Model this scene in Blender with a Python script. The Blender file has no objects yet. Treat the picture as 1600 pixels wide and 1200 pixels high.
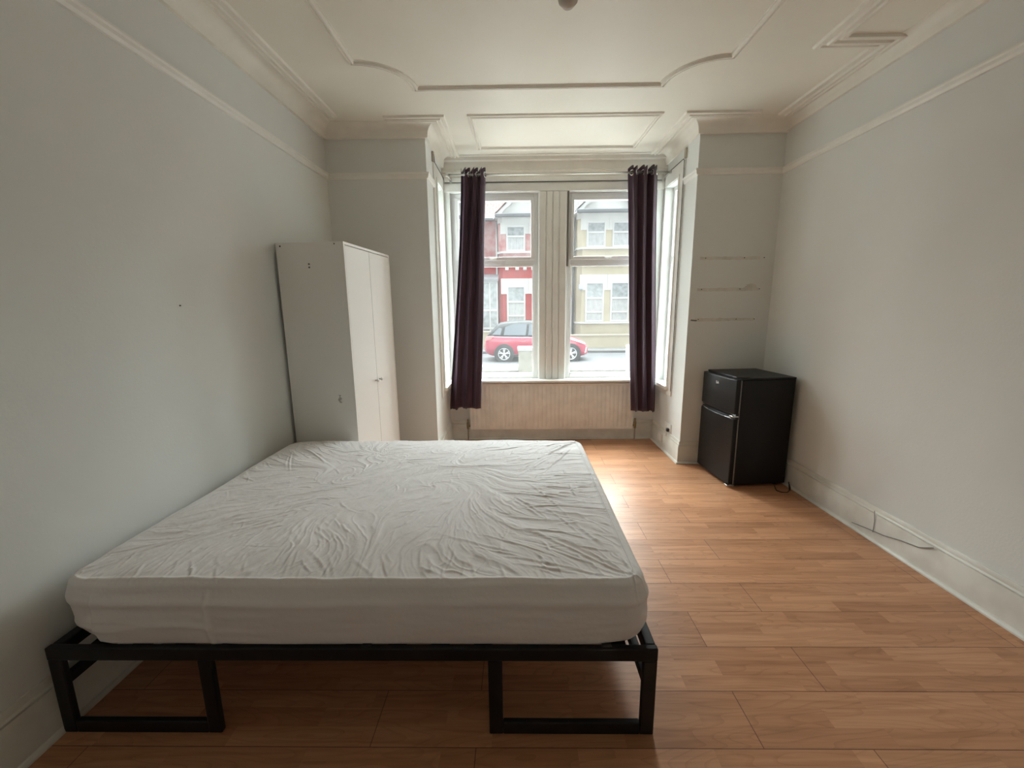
import bpy, bmesh, math, random
import numpy as np
from mathutils import Vector, Matrix

random.seed(7); rng = np.random.default_rng(11)
PI = math.pi
S = bpy.context.scene
COL = S.collection

# ------------------------------------------------------------------ camera
cam_d = bpy.data.cameras.new('camera'); cam = bpy.data.objects.new('camera', cam_d); COL.objects.link(cam)
cam_d.sensor_fit = 'HORIZONTAL'; cam_d.sensor_width = 36.0
cam_d.lens = 36.0 * 647.12 / 1600.0
cam_d.clip_start = 0.02; cam_d.clip_end = 300
CAM_H = 1.375
cam.matrix_world = (Matrix.Translation((0, 0, CAM_H)) @ Matrix.Rotation(0.013547, 4, 'Z')
                    @ Matrix.Rotation(PI / 2 - 0.181405, 4, 'X') @ Matrix.Rotation(-0.009481, 4, 'Z'))
S.camera = cam

# ------------------------------------------------------------------ view, sky, window portals
S.view_settings.view_transform = 'Standard'
S.view_settings.look = 'None'
S.view_settings.gamma = 1.0
S.view_settings.use_curve_mapping = False
S.view_settings.exposure = 0.50
S.cycles.max_bounces = 14
S.cycles.diffuse_bounces = 8
S.cycles.transparent_max_bounces = 16
S.cycles.sample_clamp_indirect = 6.0

SKY = 26.0
SKY_BACK = 0.025
SUN_DIR = (0.04, 0.50, 0.865)
w = bpy.data.worlds.new('overcast_sky'); S.world = w; w.use_nodes = True
nt = w.node_tree; nt.nodes.clear()
tc = nt.nodes.new('ShaderNodeTexCoord'); sep = nt.nodes.new('ShaderNodeSeparateXYZ')
rmp = nt.nodes.new('ShaderNodeValToRGB'); bg = nt.nodes.new('ShaderNodeBackground'); out = nt.nodes.new('ShaderNodeOutputWorld')
# overcast dome, brightest where the sun stands behind the cloud, high over the terrace opposite (+Y)
nt.links.new(tc.outputs['Generated'], sep.inputs[0])
dot = nt.nodes.new('ShaderNodeVectorMath'); dot.operation = 'DOT_PRODUCT'; dot.inputs[1].default_value = SUN_DIR
nrmz = nt.nodes.new('ShaderNodeVectorMath'); nrmz.operation = 'NORMALIZE'
nt.links.new(tc.outputs['Generated'], nrmz.inputs[0]); nt.links.new(nrmz.outputs[0], dot.inputs[0]); nt.links.new(dot.outputs['Value'], rmp.inputs[0])
els = rmp.color_ramp.elements
els[0].position = 0.0; els[0].color = (SKY_BACK * .96, SKY_BACK * .99, SKY_BACK * 1.02, 1)
els[1].position = 0.95; els[1].color = (0.92, 0.985, 1.0, 1)
e = els.new(0.45); e.color = (0.09, 0.09, 0.09, 1)
e = els.new(0.70); e.color = (0.405, 0.43, 0.44, 1)
rmp.color_ramp.interpolation = 'EASE'
nt.links.new(rmp.outputs[0], bg.inputs['Color']); bg.inputs['Strength'].default_value = SKY
nt.links.new(bg.outputs[0], out.inputs[0])


def portal(name, loc, rot, sx, sy):
    l = bpy.data.lights.new(name, 'AREA'); l.shape = 'RECTANGLE'; l.size = sx; l.size_y = sy
    l.cycles.is_portal = True
    o = bpy.data.objects.new(name, l); COL.objects.link(o); o.location = loc; o.rotation_euler = rot


portal('window_portal', (-0.21, 4.46, 1.56), (-PI / 2, 0, 0), 0.86, 1.84)
portal('window_portal', (0.92, 4.46, 1.56), (-PI / 2, 0, 0), 0.86, 1.84)
portal('window_portal', (1.60, 4.06, 1.56), (0, PI / 2, 0), 1.84, 0.34)
portal('window_portal', (-0.88, 4.06, 1.56), (0, -PI / 2, 0), 1.84, 0.34)

# ------------------------------------------------------------------ material helpers


def srgb(r, g, b):
    f = lambda c: (c / 255 / 12.92) if c / 255 <= 0.04045 else ((c / 255 + 0.055) / 1.055) ** 2.4
    return (f(r), f(g), f(b), 1)


def mat(name, col, rough=0.6, metal=0.0, spec=0.5, var=0.0, vscale=3.0, bump=0.0, bscale=60.0, sheen=0.0, coat=0.0, dist=0.002, col2=None):
    m = bpy.data.materials.new(name); m.use_nodes = True
    t = m.node_tree; b = t.nodes['Principled BSDF']
    if len(col) == 3:
        col = (*col, 1)
    b.inputs['Base Color'].default_value = col
    b.inputs['Roughness'].default_value = rough; b.inputs['Metallic'].default_value = metal
    b.inputs['Specular IOR Level'].default_value = spec
    if sheen:
        b.inputs['Sheen Weight'].default_value = sheen
    if coat:
        b.inputs['Coat Weight'].default_value = coat; b.inputs['Coat Roughness'].default_value = 0.05
    co = t.nodes.new('ShaderNodeTexCoord')
    if var or col2:
        n = t.nodes.new('ShaderNodeTexNoise'); n.inputs['Scale'].default_value = vscale; n.inputs['Detail'].default_value = 5
        mx = t.nodes.new('ShaderNodeMix'); mx.data_type = 'RGBA'
        c2 = col2 if col2 else tuple(c * (1 - var) for c in col[:3]) + (1,)
        if len(c2) == 3:
            c2 = (*c2, 1)
        mx.inputs['A'].default_value = col; mx.inputs['B'].default_value = c2
        r = t.nodes.new('ShaderNodeValToRGB'); r.color_ramp.elements[0].position = 0.4; r.color_ramp.elements[1].position = 0.65
        t.links.new(co.outputs['Object'], n.inputs['Vector']); t.links.new(n.outputs['Fac'], r.inputs[0])
        t.links.new(r.outputs[0], mx.inputs['Factor']); t.links.new(mx.outputs['Result'], b.inputs['Base Color'])
    if bump:
        n2 = t.nodes.new('ShaderNodeTexNoise'); n2.inputs['Scale'].default_value = bscale; n2.inputs['Detail'].default_value = 6
        bp = t.nodes.new('ShaderNodeBump'); bp.inputs['Strength'].default_value = bump; bp.inputs['Distance'].default_value = dist
        t.links.new(co.outputs['Object'], n2.inputs['Vector']); t.links.new(n2.outputs['Fac'], bp.inputs['Height'])
        t.links.new(bp.outputs[0], b.inputs['Normal'])
    return m


M = {}
M['wall'] = mat('wall_paint', (0.745, 0.76, 0.735), 0.75, var=0.04, vscale=1.5, bump=0.25, bscale=90)
M['ceiling'] = mat('ceiling_paint', (0.83, 0.80, 0.72), 0.45, var=0.04, vscale=2, bump=0.15, bscale=40)
M['mould'] = mat('moulding_paint', (0.83, 0.80, 0.73), 0.45, var=0.06, vscale=6)
M['trim'] = mat('trim_paint', (0.83, 0.82, 0.78), 0.4, var=0.06, vscale=5)
M['skirt'] = mat('skirting_paint', (0.76, 0.75, 0.69), 0.45, var=0.16, vscale=7, col2=(0.66, 0.64, 0.58))
M['upvc'] = mat('window_plastic', (0.80, 0.80, 0.80), 0.3)
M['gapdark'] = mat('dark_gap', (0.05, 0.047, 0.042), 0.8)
M['white_melamine'] = mat('white_melamine', (0.80, 0.785, 0.745), 0.4)
M['black_metal'] = mat('black_metal', (0.010, 0.010, 0.011), 0.5, spec=0.35)
M['black_fridge'] = mat('black_fridge', (0.008, 0.008, 0.0085), 0.38, spec=0.28, bump=0.12, bscale=260, dist=0.0008)
M['black_plastic'] = mat('black_plastic', (0.014, 0.014, 0.014), 0.4)
M['gasket'] = mat('gasket_grey', (0.26, 0.26, 0.25), 0.4)
M['chrome'] = mat('chrome', (0.72, 0.72, 0.72), 0.22, metal=1)
M['steel'] = mat('brushed_steel', (0.62, 0.61, 0.58), 0.35, metal=1)
M['curtain'] = mat('plum_fabric', (0.046, 0.014, 0.034), 0.75, sheen=0.25, var=0.2, vscale=8, bump=0.3, bscale=400)
M['radiator'] = mat('radiator_enamel', (0.80, 0.77, 0.72), 0.45, var=0.1, vscale=9)
M['fabric'] = mat('white_cotton', (0.81, 0.785, 0.785), 0.85, sheen=0.1, bump=0.3, bscale=55, dist=0.004)
M['brass'] = mat('old_brass', (0.30, 0.24, 0.13), 0.4, metal=1)
M['copper'] = mat('painted_pipe', (0.40, 0.35, 0.29), 0.5)
M['white_plastic'] = mat('white_plastic', (0.78, 0.77, 0.73), 0.35)
M['plaster'] = mat('bare_plaster', (0.70, 0.68, 0.63), 0.9, var=0.15, vscale=14)
M['bulb'] = mat('frosted_bulb', (0.62, 0.58, 0.52), 0.25)
M['grime_shade'] = mat('grime_shade', (0.20, 0.19, 0.165), 0.9)  # wall scrape, and the painted gap shadow beside the right window
# outdoors
M['asphalt'] = mat('asphalt', (0.055, 0.056, 0.06), 0.85, var=0.2, vscale=1.2)
M['pavement'] = mat('pavement', (0.46, 0.45, 0.43), 0.9, var=0.15, vscale=2)
M['slab'] = mat('paving_slab', (0.09, 0.088, 0.085), 0.9, var=0.15, vscale=2)
M['render_white'] = mat('white_render', (0.52, 0.52, 0.51), 0.8, var=0.08, vscale=2)
M['cream'] = mat('cream_render', (0.42, 0.375, 0.275), 0.85, var=0.1, vscale=1.5)
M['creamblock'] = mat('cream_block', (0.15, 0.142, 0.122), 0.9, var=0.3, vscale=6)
M['coping'] = mat('weathered_coping', (0.20, 0.20, 0.195), .8, var=.25, vscale=8)
M['redpaint'] = mat('red_masonry', (0.34, 0.045, 0.042), 0.8, var=0.15, vscale=3)
M['pinkpaint'] = mat('faded_pink_masonry', (0.42, 0.27, 0.26), 0.85, vscale=2.2, col2=(0.33, 0.11, 0.11))
M['frame_white'] = mat('white_window_frame', (0.50, 0.50, 0.50), 0.5)
M['net'] = mat('window_glass_net', (0.30, 0.33, 0.34), 0.15, var=0.35, vscale=5)
M['gutter'] = mat('grey_gutter', (0.11, 0.115, 0.125), 0.6)
M['lead'] = mat('lead_roof', (0.22, 0.225, 0.24), 0.6)
M['brickred_tile'] = None
M['carred'] = mat('red_car_paint', (0.36, 0.028, 0.06), 0.25, coat=0.8)
M['carblack'] = mat('black_car_roof', (0.012, 0.0125, 0.014), 0.55, spec=.25)
M['carglass'] = mat('car_glass', (0.10, 0.115, 0.13), 0.2)
M['rubber'] = mat('tyre_rubber', (0.03, 0.03, 0.032), 0.8)
M['alloy'] = mat('alloy_wheel', (0.60, 0.60, 0.62), 0.3, metal=0.7)
M['lampred'] = mat('tail_lamp', (0.50, 0.17, 0.16), 0.15)
M['lampwhite'] = mat('head_lamp', (0.62, 0.64, 0.66), 0.1)
M['leaf'] = mat('moss', (0.10, 0.12, 0.06), 0.9)


def tile_mat(name, a, b):
    m = bpy.data.materials.new(name); m.use_nodes = True; t = m.node_tree; p = t.nodes['Principled BSDF']
    co = t.nodes.new('ShaderNodeTexCoord'); br = t.nodes.new('ShaderNodeTexBrick')
    br.inputs['Color1'].default_value = (*a, 1); br.inputs['Color2'].default_value = (*b, 1)
    br.inputs['Mortar'].default_value = (a[0] * .35, a[1] * .35, a[2] * .35, 1)
    br.inputs['Scale'].default_value = 1.0; br.inputs['Brick Width'].default_value = 0.3; br.inputs['Row Height'].default_value = 0.24
    br.inputs['Mortar Size'].default_value = 0.025
    t.links.new(co.outputs['UV'], br.inputs['Vector']); t.links.new(br.outputs['Color'], p.inputs['Base Color'])
    p.inputs['Roughness'].default_value = 0.85
    return m


M['tile_red'] = tile_mat('red_roof_tiles', (0.13, 0.066, 0.058), (0.10, 0.048, 0.042))
M['tile_grey'] = tile_mat('grey_roof_tiles', (0.085, 0.078, 0.075), (0.065, 0.06, 0.057))


def floor_mat():
    m = bpy.data.materials.new('beech_laminate'); m.use_nodes = True; t = m.node_tree; p = t.nodes['Principled BSDF']
    L = t.links.new; N = t.nodes.new
    co = N('ShaderNodeTexCoord')
    mp = N('ShaderNodeMapping'); mp.inputs['Location'].default_value = (-0.77, -0.086, 0)
    L(co.outputs['Object'], mp.inputs[0])
    big = N('ShaderNodeTexBrick'); big.offset = 0.728; big.offset_frequency = 2; big.squash = 1.0
    big.inputs['Scale'].default_value = 1; big.inputs['Brick Width'].default_value = 1.25; big.inputs['Row Height'].default_value = 0.2
    big.inputs['Mortar Size'].default_value = 0.0016; big.inputs['Mortar Smooth'].default_value = 0.3
    big.inputs['Color1'].default_value = (0.92, 0.92, 0.92, 1); big.inputs['Color2'].default_value = (1.06, 1.05, 1.03, 1)
    big.inputs['Mortar'].default_value = (0.36, 0.30, 0.26, 1)
    L(mp.outputs[0], big.inputs['Vector'])
    st = N('ShaderNodeTexBrick'); st.offset = 0.37; st.offset_frequency = 2
    st.inputs['Scale'].default_value = 1; st.inputs['Brick Width'].default_value = 0.43; st.inputs['Row Height'].default_value = 0.2 / 3
    st.inputs['Mortar Size'].default_value = 0.0004; st.inputs['Mortar Smooth'].default_value = 1.0
    st.inputs['Color1'].default_value = (0.445, 0.218, 0.115, 1); st.inputs['Color2'].default_value = (0.58, 0.305, 0.170, 1)
    st.inputs['Mortar'].default_value = (0.40, 0.18, 0.09, 1)
    L(mp.outputs[0], st.inputs['Vector'])
    # grain: noise stretched along the plank, shifted from strip to strip
    shift = N('ShaderNodeMix'); shift.data_type = 'VECTOR'; shift.inputs['Factor'].default_value = 1
    mg = N('ShaderNodeMapping'); mg.inputs['Scale'].default_value = (2.2, 34, 1)
    L(co.outputs['Object'], mg.inputs[0])
    ad = N('ShaderNodeVectorMath'); ad.operation = 'MULTIPLY_ADD'
    L(st.outputs['Color'], ad.inputs[0]); ad.inputs[1].default_value = (40, 40, 40); L(mg.outputs[0], ad.inputs[2])
    g = N('ShaderNodeTexNoise'); g.inputs['Scale'].default_value = 1.0; g.inputs['Detail'].default_value = 6; g.inputs['Distortion'].default_value = 1.1
    L(ad.outputs[0], g.inputs['Vector'])
    gr = N('ShaderNodeValToRGB'); gr.color_ramp.elements[0].position = 0.32; gr.color_ramp.elements[0].color = (0.80, 0.74, 0.68, 1)
    gr.color_ramp.elements[1].position = 0.62; gr.color_ramp.elements[1].color = (1.05, 1.04, 1.03, 1)
    L(g.outputs['Fac'], gr.inputs[0])
    m1 = N('ShaderNodeMix'); m1.data_type = 'RGBA'; m1.blend_type = 'MULTIPLY'; m1.inputs['Factor'].default_value = 0.95
    L(st.outputs['Color'], m1.inputs['A']); L(gr.outputs[0], m1.inputs['B'])
    # wide cathedral figure
    mw = N('ShaderNodeMapping'); mw.inputs['Scale'].default_value = (1.6, 9, 1); L(co.outputs['Object'], mw.inputs[0])
    aw = N('ShaderNodeVectorMath'); aw.operation = 'MULTIPLY_ADD'
    L(st.outputs['Color'], aw.inputs[0]); aw.inputs[1].default_value = (23, 23, 23); L(mw.outputs[0], aw.inputs[2])
    nw = N('ShaderNodeTexNoise'); nw.inputs['Scale'].default_value = 1; nw.inputs['Detail'].default_value = 1
    L(aw.outputs[0], nw.inputs['Vector'])
    ml = N('ShaderNodeMath'); ml.operation = 'MULTIPLY'; ml.inputs[1].default_value = 16; L(nw.outputs['Fac'], ml.inputs[0])
    fr = N('ShaderNodeMath'); fr.operation = 'FRACT'; L(ml.outputs[0], fr.inputs[0])
    wr = N('ShaderNodeValToRGB'); wr.color_ramp.elements[0].position = 0.0; wr.color_ramp.elements[0].color = (0.84, 0.80, 0.76, 1)
    wr.color_ramp.elements[1].position = 0.3; wr.color_ramp.elements[1].color = (1, 1, 1, 1); L(fr.outputs[0], wr.inputs[0])
    m2 = N('ShaderNodeMix'); m2.data_type = 'RGBA'; m2.blend_type = 'MULTIPLY'; m2.inputs['Factor'].default_value = 0.85
    L(m1.outputs['Result'], m2.inputs['A']); L(wr.outputs[0], m2.inputs['B'])
    m3 = N('ShaderNodeMix'); m3.data_type = 'RGBA'; m3.blend_type = 'MULTIPLY'; m3.inputs['Factor'].default_value = 1
    L(m2.outputs['Result'], m3.inputs['A']); L(big.outputs['Color'], m3.inputs['B'])
    L(m3.outputs['Result'], p.inputs['Base Color'])
    rn = N('ShaderNodeTexNoise'); rn.inputs['Scale'].default_value = 5; rn.inputs['Detail'].default_value = 4; L(co.outputs['Object'], rn.inputs['Vector'])
    rr = N('ShaderNodeMapRange'); rr.inputs['To Min'].default_value = 0.30; rr.inputs['To Max'].default_value = 0.5; L(rn.outputs['Fac'], rr.inputs['Value'])
    L(rr.outputs[0], p.inputs['Roughness'])
    p.inputs['Specular IOR Level'].default_value = 0.42
    bp = N('ShaderNodeBump'); bp.inputs['Strength'].default_value = 0.5; bp.inputs['Distance'].default_value = 0.0015; bp.invert = True
    L(big.outputs['Fac'], bp.inputs['Height']); L(bp.outputs[0], p.inputs['Normal'])
    return m


M['floor'] = floor_mat()


def pane_mat(name, dust):
    m = bpy.data.materials.new(name); m.use_nodes = True; t = m.node_tree; t.nodes.clear(); N = t.nodes.new; L = t.links.new
    o = N('ShaderNodeOutputMaterial'); tr = N('ShaderNodeBsdfTransparent'); tl = N('ShaderNodeBsdfTranslucent'); gl = N('ShaderNodeBsdfGlossy')
    tr.inputs['Color'].default_value = (0.93, 0.95, 0.94, 1); tl.inputs['Color'].default_value = (0.95, 0.95, 0.95, 1)
    gl.inputs['Roughness'].default_value = 0.02
    a = N('ShaderNodeMixShader'); b = N('ShaderNodeMixShader')
    n = N('ShaderNodeTexNoise'); n.inputs['Scale'].default_value = 5; n.inputs['Detail'].default_value = 6
    co = N('ShaderNodeTexCoord'); L(co.outputs['Object'], n.inputs['Vector'])
    mr = N('ShaderNodeMapRange'); mr.inputs['From Min'].default_value = 0.3; mr.inputs['From Max'].default_value = 0.7
    mr.inputs['To Min'].default_value = dust * 0.75; mr.inputs['To Max'].default_value = dust * 1.3; L(n.outputs['Fac'], mr.inputs['Value'])
    L(mr.outputs[0], a.inputs[0]); L(tr.outputs[0], a.inputs[1]); L(tl.outputs[0], a.inputs[2])
    fz = N('ShaderNodeFresnel'); fz.inputs['IOR'].default_value = 1.25
    ge = N('ShaderNodeNewGeometry'); inv = N('ShaderNodeMath'); inv.operation = 'SUBTRACT'; inv.inputs[0].default_value = 1.0
    L(ge.outputs['Backfacing'], inv.inputs[1]); mu = N('ShaderNodeMath'); mu.operation = 'MULTIPLY'   # reflect at the first face only
    L(fz.outputs[0], mu.inputs[0]); L(inv.outputs[0], mu.inputs[1]); L(mu.outputs[0], b.inputs[0]); L(a.outputs[0], b.inputs[1]); L(gl.outputs[0], b.inputs[2]); L(b.outputs[0], o.inputs[0])
    return m


M['pane'] = pane_mat('dusty_window_glass', 0.012)

# ------------------------------------------------------------------ mesh helpers


class MB:
    def __init__(s):
        s.v = []; s.f = []; s.uv = None

    def add(s, vs, fs):
        k = len(s.v); s.v += [tuple(v) for v in vs]; s.f += [tuple(i + k for i in f) for f in fs]; return s

    def box(s, x0, x1, y0, y1, z0, z1, mtx=None):
        vs = [Vector((x, y, z)) for x in (x0, x1) for y in (y0, y1) for z in (z0, z1)]
        if mtx:
            vs = [mtx @ v for v in vs]
        return s.add(vs, [(0, 1, 3, 2), (4, 6, 7, 5), (0, 4, 5, 1), (2, 3, 7, 6), (0, 2, 6, 4), (1, 5, 7, 3)])

    def prism(s, pts, a, b):
        """pts: list of 3D points (bottom ring), extruded by vector b-a ; closed solid"""
        n = len(pts); d = Vector(b) - Vector(a)
        vs = [Vector(p) for p in pts] + [Vector(p) + d for p in pts]
        fs = [tuple(reversed(range(n))), tuple(range(n, 2 * n))] + [(i, (i + 1) % n, n + (i + 1) % n, n + i) for i in range(n)]
        return s.add(vs, fs)

    def tube(s, path, r, n=10, caps=True, closed=False):
        P = [Vector(p) for p in path]; m = len(P); rings = []
        up = None
        for i in range(m):
            a = P[i - 1] if (i > 0 or closed) else P[i]; b = P[(i + 1) % m] if (i < m - 1 or closed) else P[i]
            t = (b - a).normalized()
            if up is None:
                up = Vector((0, 0, 1)) if abs(t.z) < 0.9 else Vector((1, 0, 0))
            side = t.cross(up).normalized(); up = side.cross(t).normalized()
            rr = r[i] if isinstance(r, (list, tuple)) else r
            rings.append([P[i] + rr * (math.cos(2 * PI * k / n) * side + math.sin(2 * PI * k / n) * up) for k in range(n)])
        vs = [v for ring in rings for v in ring]; fs = []
        for i in range(m if closed else m - 1):
            j = (i + 1) % m
            for k in range(n):
                fs.append((i * n + k, i * n + (k + 1) % n, j * n + (k + 1) % n, j * n + k))
        if caps and not closed:
            fs.append(tuple(reversed(range(n)))); fs.append(tuple((m - 1) * n + k for k in range(n)))
        return s.add(vs, fs)

    def lathe(s, prof, mtx, n=24):
        """prof: (r, h) list about local Z; capped where r == 0 is not used"""
        vs = []; fs = []; m = len(prof)
        for r, h in prof:
            for k in range(n):
                vs.append(mtx @ Vector((r * math.cos(2 * PI * k / n), r * math.sin(2 * PI * k / n), h)))
        for i in range(m - 1):
            for k in range(n):
                fs.append((i * n + k, i * n + (k + 1) % n, (i + 1) * n + (k + 1) % n, (i + 1) * n + k))
        fs.append(tuple(reversed(range(n)))); fs.append(tuple((m - 1) * n + k for k in range(n)))
        return s.add(vs, fs)

    def sweep(s, path, prof, closed=False):
        """path: XY points, prof: (offset to the LEFT of travel, z) closed loop; mitred"""
        n = len(path); m = len(prof); vs = []; fs = []
        P = [Vector((p[0], p[1])) for p in path]
        for i in range(n):
            if closed or 0 < i < n - 1:
                d0 = (P[i] - P[i - 1]).normalized(); d1 = (P[(i + 1) % n] - P[i]).normalized()
            elif i == 0:
                d0 = d1 = (P[1] - P[0]).normalized()
            else:
                d0 = d1 = (P[i] - P[i - 1]).normalized()
            n0 = Vector((-d0.y, d0.x)); n1 = Vector((-d1.y, d1.x))
            mt = (n0 + n1); mt = mt / max(0.2, (1 + n0.dot(n1)))
            for d, z in prof:
                vs.append((P[i].x + mt.x * d, P[i].y + mt.y * d, z))
        for i in range(n if closed else n - 1):
            j = (i + 1) % n
            for k in range(m):
                fs.append((i * m + k, i * m + (k + 1) % m, j * m + (k + 1) % m, j * m + k))
        if not closed:
            fs.append(tuple(range(m))); fs.append(tuple(reversed([(n - 1) * m + k for k in range(m)])))
        return s.add(vs, fs)

    def build(s, name, m, parent=None, bevel=0.0, smooth=False, seg=2, loc=None):
        me = bpy.data.meshes.new(name); me.from_pydata(s.v, [], s.f); me.validate()
        bm = bmesh.new(); bm.from_mesh(me); bmesh.ops.recalc_face_normals(bm, faces=bm.faces); bm.to_mesh(me); bm.free()
        me.materials.append(m)
        o = bpy.data.objects.new(name, me); COL.objects.link(o)
        if parent:
            o.parent = parent
        if loc:
            o.location = loc
        if bevel:
            b = o.modifiers.new('bevel', 'BEVEL'); b.width = bevel; b.segments = seg; b.limit_method = 'ANGLE'; b.angle_limit = math.radians(35)
            b.harden_normals = False
        if smooth:
            me.shade_smooth()
        elif bevel:
            me.shade_smooth()
            try:
                me.set_sharp_from_angle(angle=math.radians(40))
            except Exception:
                pass
        return o


def soft(o, ang=40):
    o.data.shade_smooth(); o.data.set_sharp_from_angle(angle=math.radians(ang)); return o


def tag(o, label, cat, group=None, kind=None):
    o['label'] = label; o['category'] = cat
    if group: o['group'] = group
    if kind: o['kind'] = kind
    return o


def thing(name, label, cat, loc=(0, 0, 0), rz=0.0, group=None, kind=None):
    o = bpy.data.objects.new(name, None); COL.objects.link(o); o.location = loc; o.rotation_euler = (0, 0, rz)
    o.empty_display_size = 0.1
    return tag(o, label, cat, group, kind)


def struct(o, label, cat):
    return tag(o, label, cat, kind='structure')


# ------------------------------------------------------------------ room dimensions
ZC = 2.78           # ceiling
YF = -0.45           # wall behind the camera
YB = 3.535          # back wall
YW = 4.26           # bay window wall (inner face)
BL, BR = -0.712, 1.435
XL = lambda y: -1.545 + 0.0150 * (y - 1.2)
XR = lambda y: 2.122 - 0.0080 * (y - 1.4)
T = 0.12

# floor, ceiling
b = MB(); b.prism([(XL(YF) - T, YF - T, 0), (XR(YF) + T, YF - T, 0), (XR(YB) + T, YB, 0), (BR + T, YB, 0), (BR + T, YW + 0.2, 0), (BL - T, YW + 0.2, 0), (BL - T, YB, 0), (XL(YB) - T, YB, 0)], (0, 0, 0), (0, 0, -0.08))
struct(b.build('floor', M['floor']), 'worn beech strip laminate floor of the room', 'floor')
b = MB(); b.prism([(XL(YF) - T, YF - T, ZC), (XR(YF) + T, YF - T, ZC), (XR(YB) + T, YB, ZC), (BR + T, YB, ZC), (BR + T, YW + 0.2, ZC), (BL - T, YW + 0.2, ZC), (BL - T, YB, ZC), (XL(YB) - T, YB, ZC)], (0, 0, 0), (0, 0, 0.1))
ceiling = struct(b.build('ceiling', M['ceiling']), 'cream painted plaster ceiling with raised mouldings', 'ceiling')


def quadwall(name, p0, p1, z0, z1, outw, label, m='wall'):
    b = MB(); p0 = Vector((*p0, 0)); p1 = Vector((*p1, 0)); o = Vector((*outw, 0))
    pts = [p0, p1, p1 + o, p0 + o]
    b.prism([(p.x, p.y, z0) for p in pts], (0, 0, z0), (0, 0, z1))
    return struct(b.build(name, M[m]), label, 'wall')


wall_left = quadwall('wall_left', (XL(YF), YF), (XL(YB), YB), 0, ZC, (-T, 0), 'long grey-white wall on the left beside the bed')
wall_right = quadwall('wall_right', (XR(YF), YF), (XR(YB), YB), 0, ZC, (T, 0), 'long plain grey-white wall on the right behind the fridge')
quadwall('wall_front', (XL(YF) - T, YF), (XR(YF) + T, YF), 0, ZC, (0, -T), 'wall behind the camera facing the window')
wall_back_left = quadwall('wall_back_left', (XL(YB) - T, YB), (BL, YB), 0, ZC, (0, T), 'narrow wall between the left corner and the bay, behind the wardrobe')
wall_back_right = quadwall('wall_back_right', (BR, YB), (XR(YB) + T, YB), 0, ZC, (0, T), 'narrow wall right of the bay above the fridge with old shelf marks')

# bay side walls with the narrow side window openings (opening y 3.90..4.22, z 0.62..2.49)
SY0, SY1, SZ0, SZ1 = 3.90, 4.225, 0.635, 2.485


def bay_side(name, x, sgn, label):
    b = MB(); xa, xb = sorted((x, x + sgn * T))
    b.box(xa, xb, YB + T, SY0, 0, ZC)
    b.box(xa, xb, SY0, SY1, 0, SZ0)
    b.box(xa, xb, SY0, SY1, SZ1, ZC)
    b.box(xa, xb, SY1, YW + 0.2, 0, ZC)
    return struct(b.build(name, M['wall']), label, 'wall')


bay_side('wall_bay_left', BL, -1, 'left return wall of the window bay with a narrow side window')
bay_side('wall_bay_right', BR, 1, 'right return wall of the window bay with a socket and narrow side window')

# front wall of the bay: below sill, header, mid post, end posts
FZ0, FZ1 = 0.645, 2.475
W1 = (-0.645, 0.215); W2 = (0.495, 1.36)
b = MB(); b.box(BL, BR, YW, YW + 0.2, 0, FZ0); b.box(BL, BR, YW, YW + 0.2, FZ1, ZC)
b.box(BL, W1[0], YW, YW + 0.2, FZ0, FZ1); b.box(W2[1], BR, YW, YW + 0.2, FZ0, FZ1); b.box(W1[1], W2[0], YW + 0.02, YW + 0.2, FZ0, FZ1)
struct(b.build('wall_bay', M['wall']), 'window wall at the end of the bay', 'wall')
# boarded mid post
b = MB(); xs = [0.215, 0.283, 0.300, 0.352, 0.402, 0.418, 0.495]
b.box(0.215, 0.495, YW + 0.0, YW + 0.02, FZ0, FZ1)
for a, c, d in ((0.222, 0.287, 0.012), (0.295, 0.350, 0.016), (0.358, 0.412, 0.016), (0.420, 0.488, 0.012)):
    b.box(a, c, YW - d, YW, FZ0 + 0.002, FZ1)
struct(b.build('trim_post', M['trim'], bevel=0.004), 'white painted boarded post between the two front windows', 'trim')
b = MB(); b.box(0.4985, 0.512, YW - 0.004, YW + 0.03, 1.78, 2.49)  # dark strip added where only a gap shadow falls beside the frame
struct(b.build('trim_gap_shade', M['grime_shade']), 'thin dark strip standing in for the gap shadow beside the top of the right front window', 'trim')

# ------------------------------------------------------------------ skirting, rails, cornice
SK = [(-0.001, 0), (0.022, 0), (0.022, 0.150), (0.018, 0.158), (0.018, 0.164), (0.010, 0.1665), (0.010, 0.1695), (0.018, 0.172), (0.012, 0.180), (0.012, 0.192), (0.006, 0.203), (-0.001, 0.203)]
SKb = [(0.022, 0), (0.036, 0), (0.036, 0.008), (0.030, 0.016), (0.022, 0.018)]


def base(name, path, label):
    b = MB(); b.sweep(path, SK); b.sweep(path, SKb)
    return struct(soft(b.build(name, M['skirt']), 30), label, 'skirting board')


# interior on the LEFT of travel: go clockwise seen from above? (right wall toward the back is travelled front->back)
base('baseboard_right', [(XR(YF), YF), (XR(YB), YB)], 'white skirting board along the right wall')
base('baseboard_back_right', [(XR(YB), YB), (BR, YB), (BR, YW)], 'white skirting board round the right corner of the bay')
base('baseboard_bay', [(BR, YW), (BL, YW)], 'white skirting board under the radiator')
base('baseboard_back_left', [(BL, YW), (BL, YB), (XL(YB), YB)], 'white skirting board round the left corner of the bay')
base('baseboard_left', [(XL(YB), YB), (XL(YF), YF)], 'white skirting board along the left wall beside the bed')

PR = [(-0.001, 2.395), (0.010, 2.398), (0.018, 2.410), (0.018, 2.425), (0.024, 2.432), (0.024, 2.440), (0.012, 2.443), (-0.001, 2.443)]


def rail(name, path, label):
    b = MB(); b.sweep(path, PR); return struct(soft(b.build(name, M['trim']), 30), label, 'picture rail')


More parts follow.
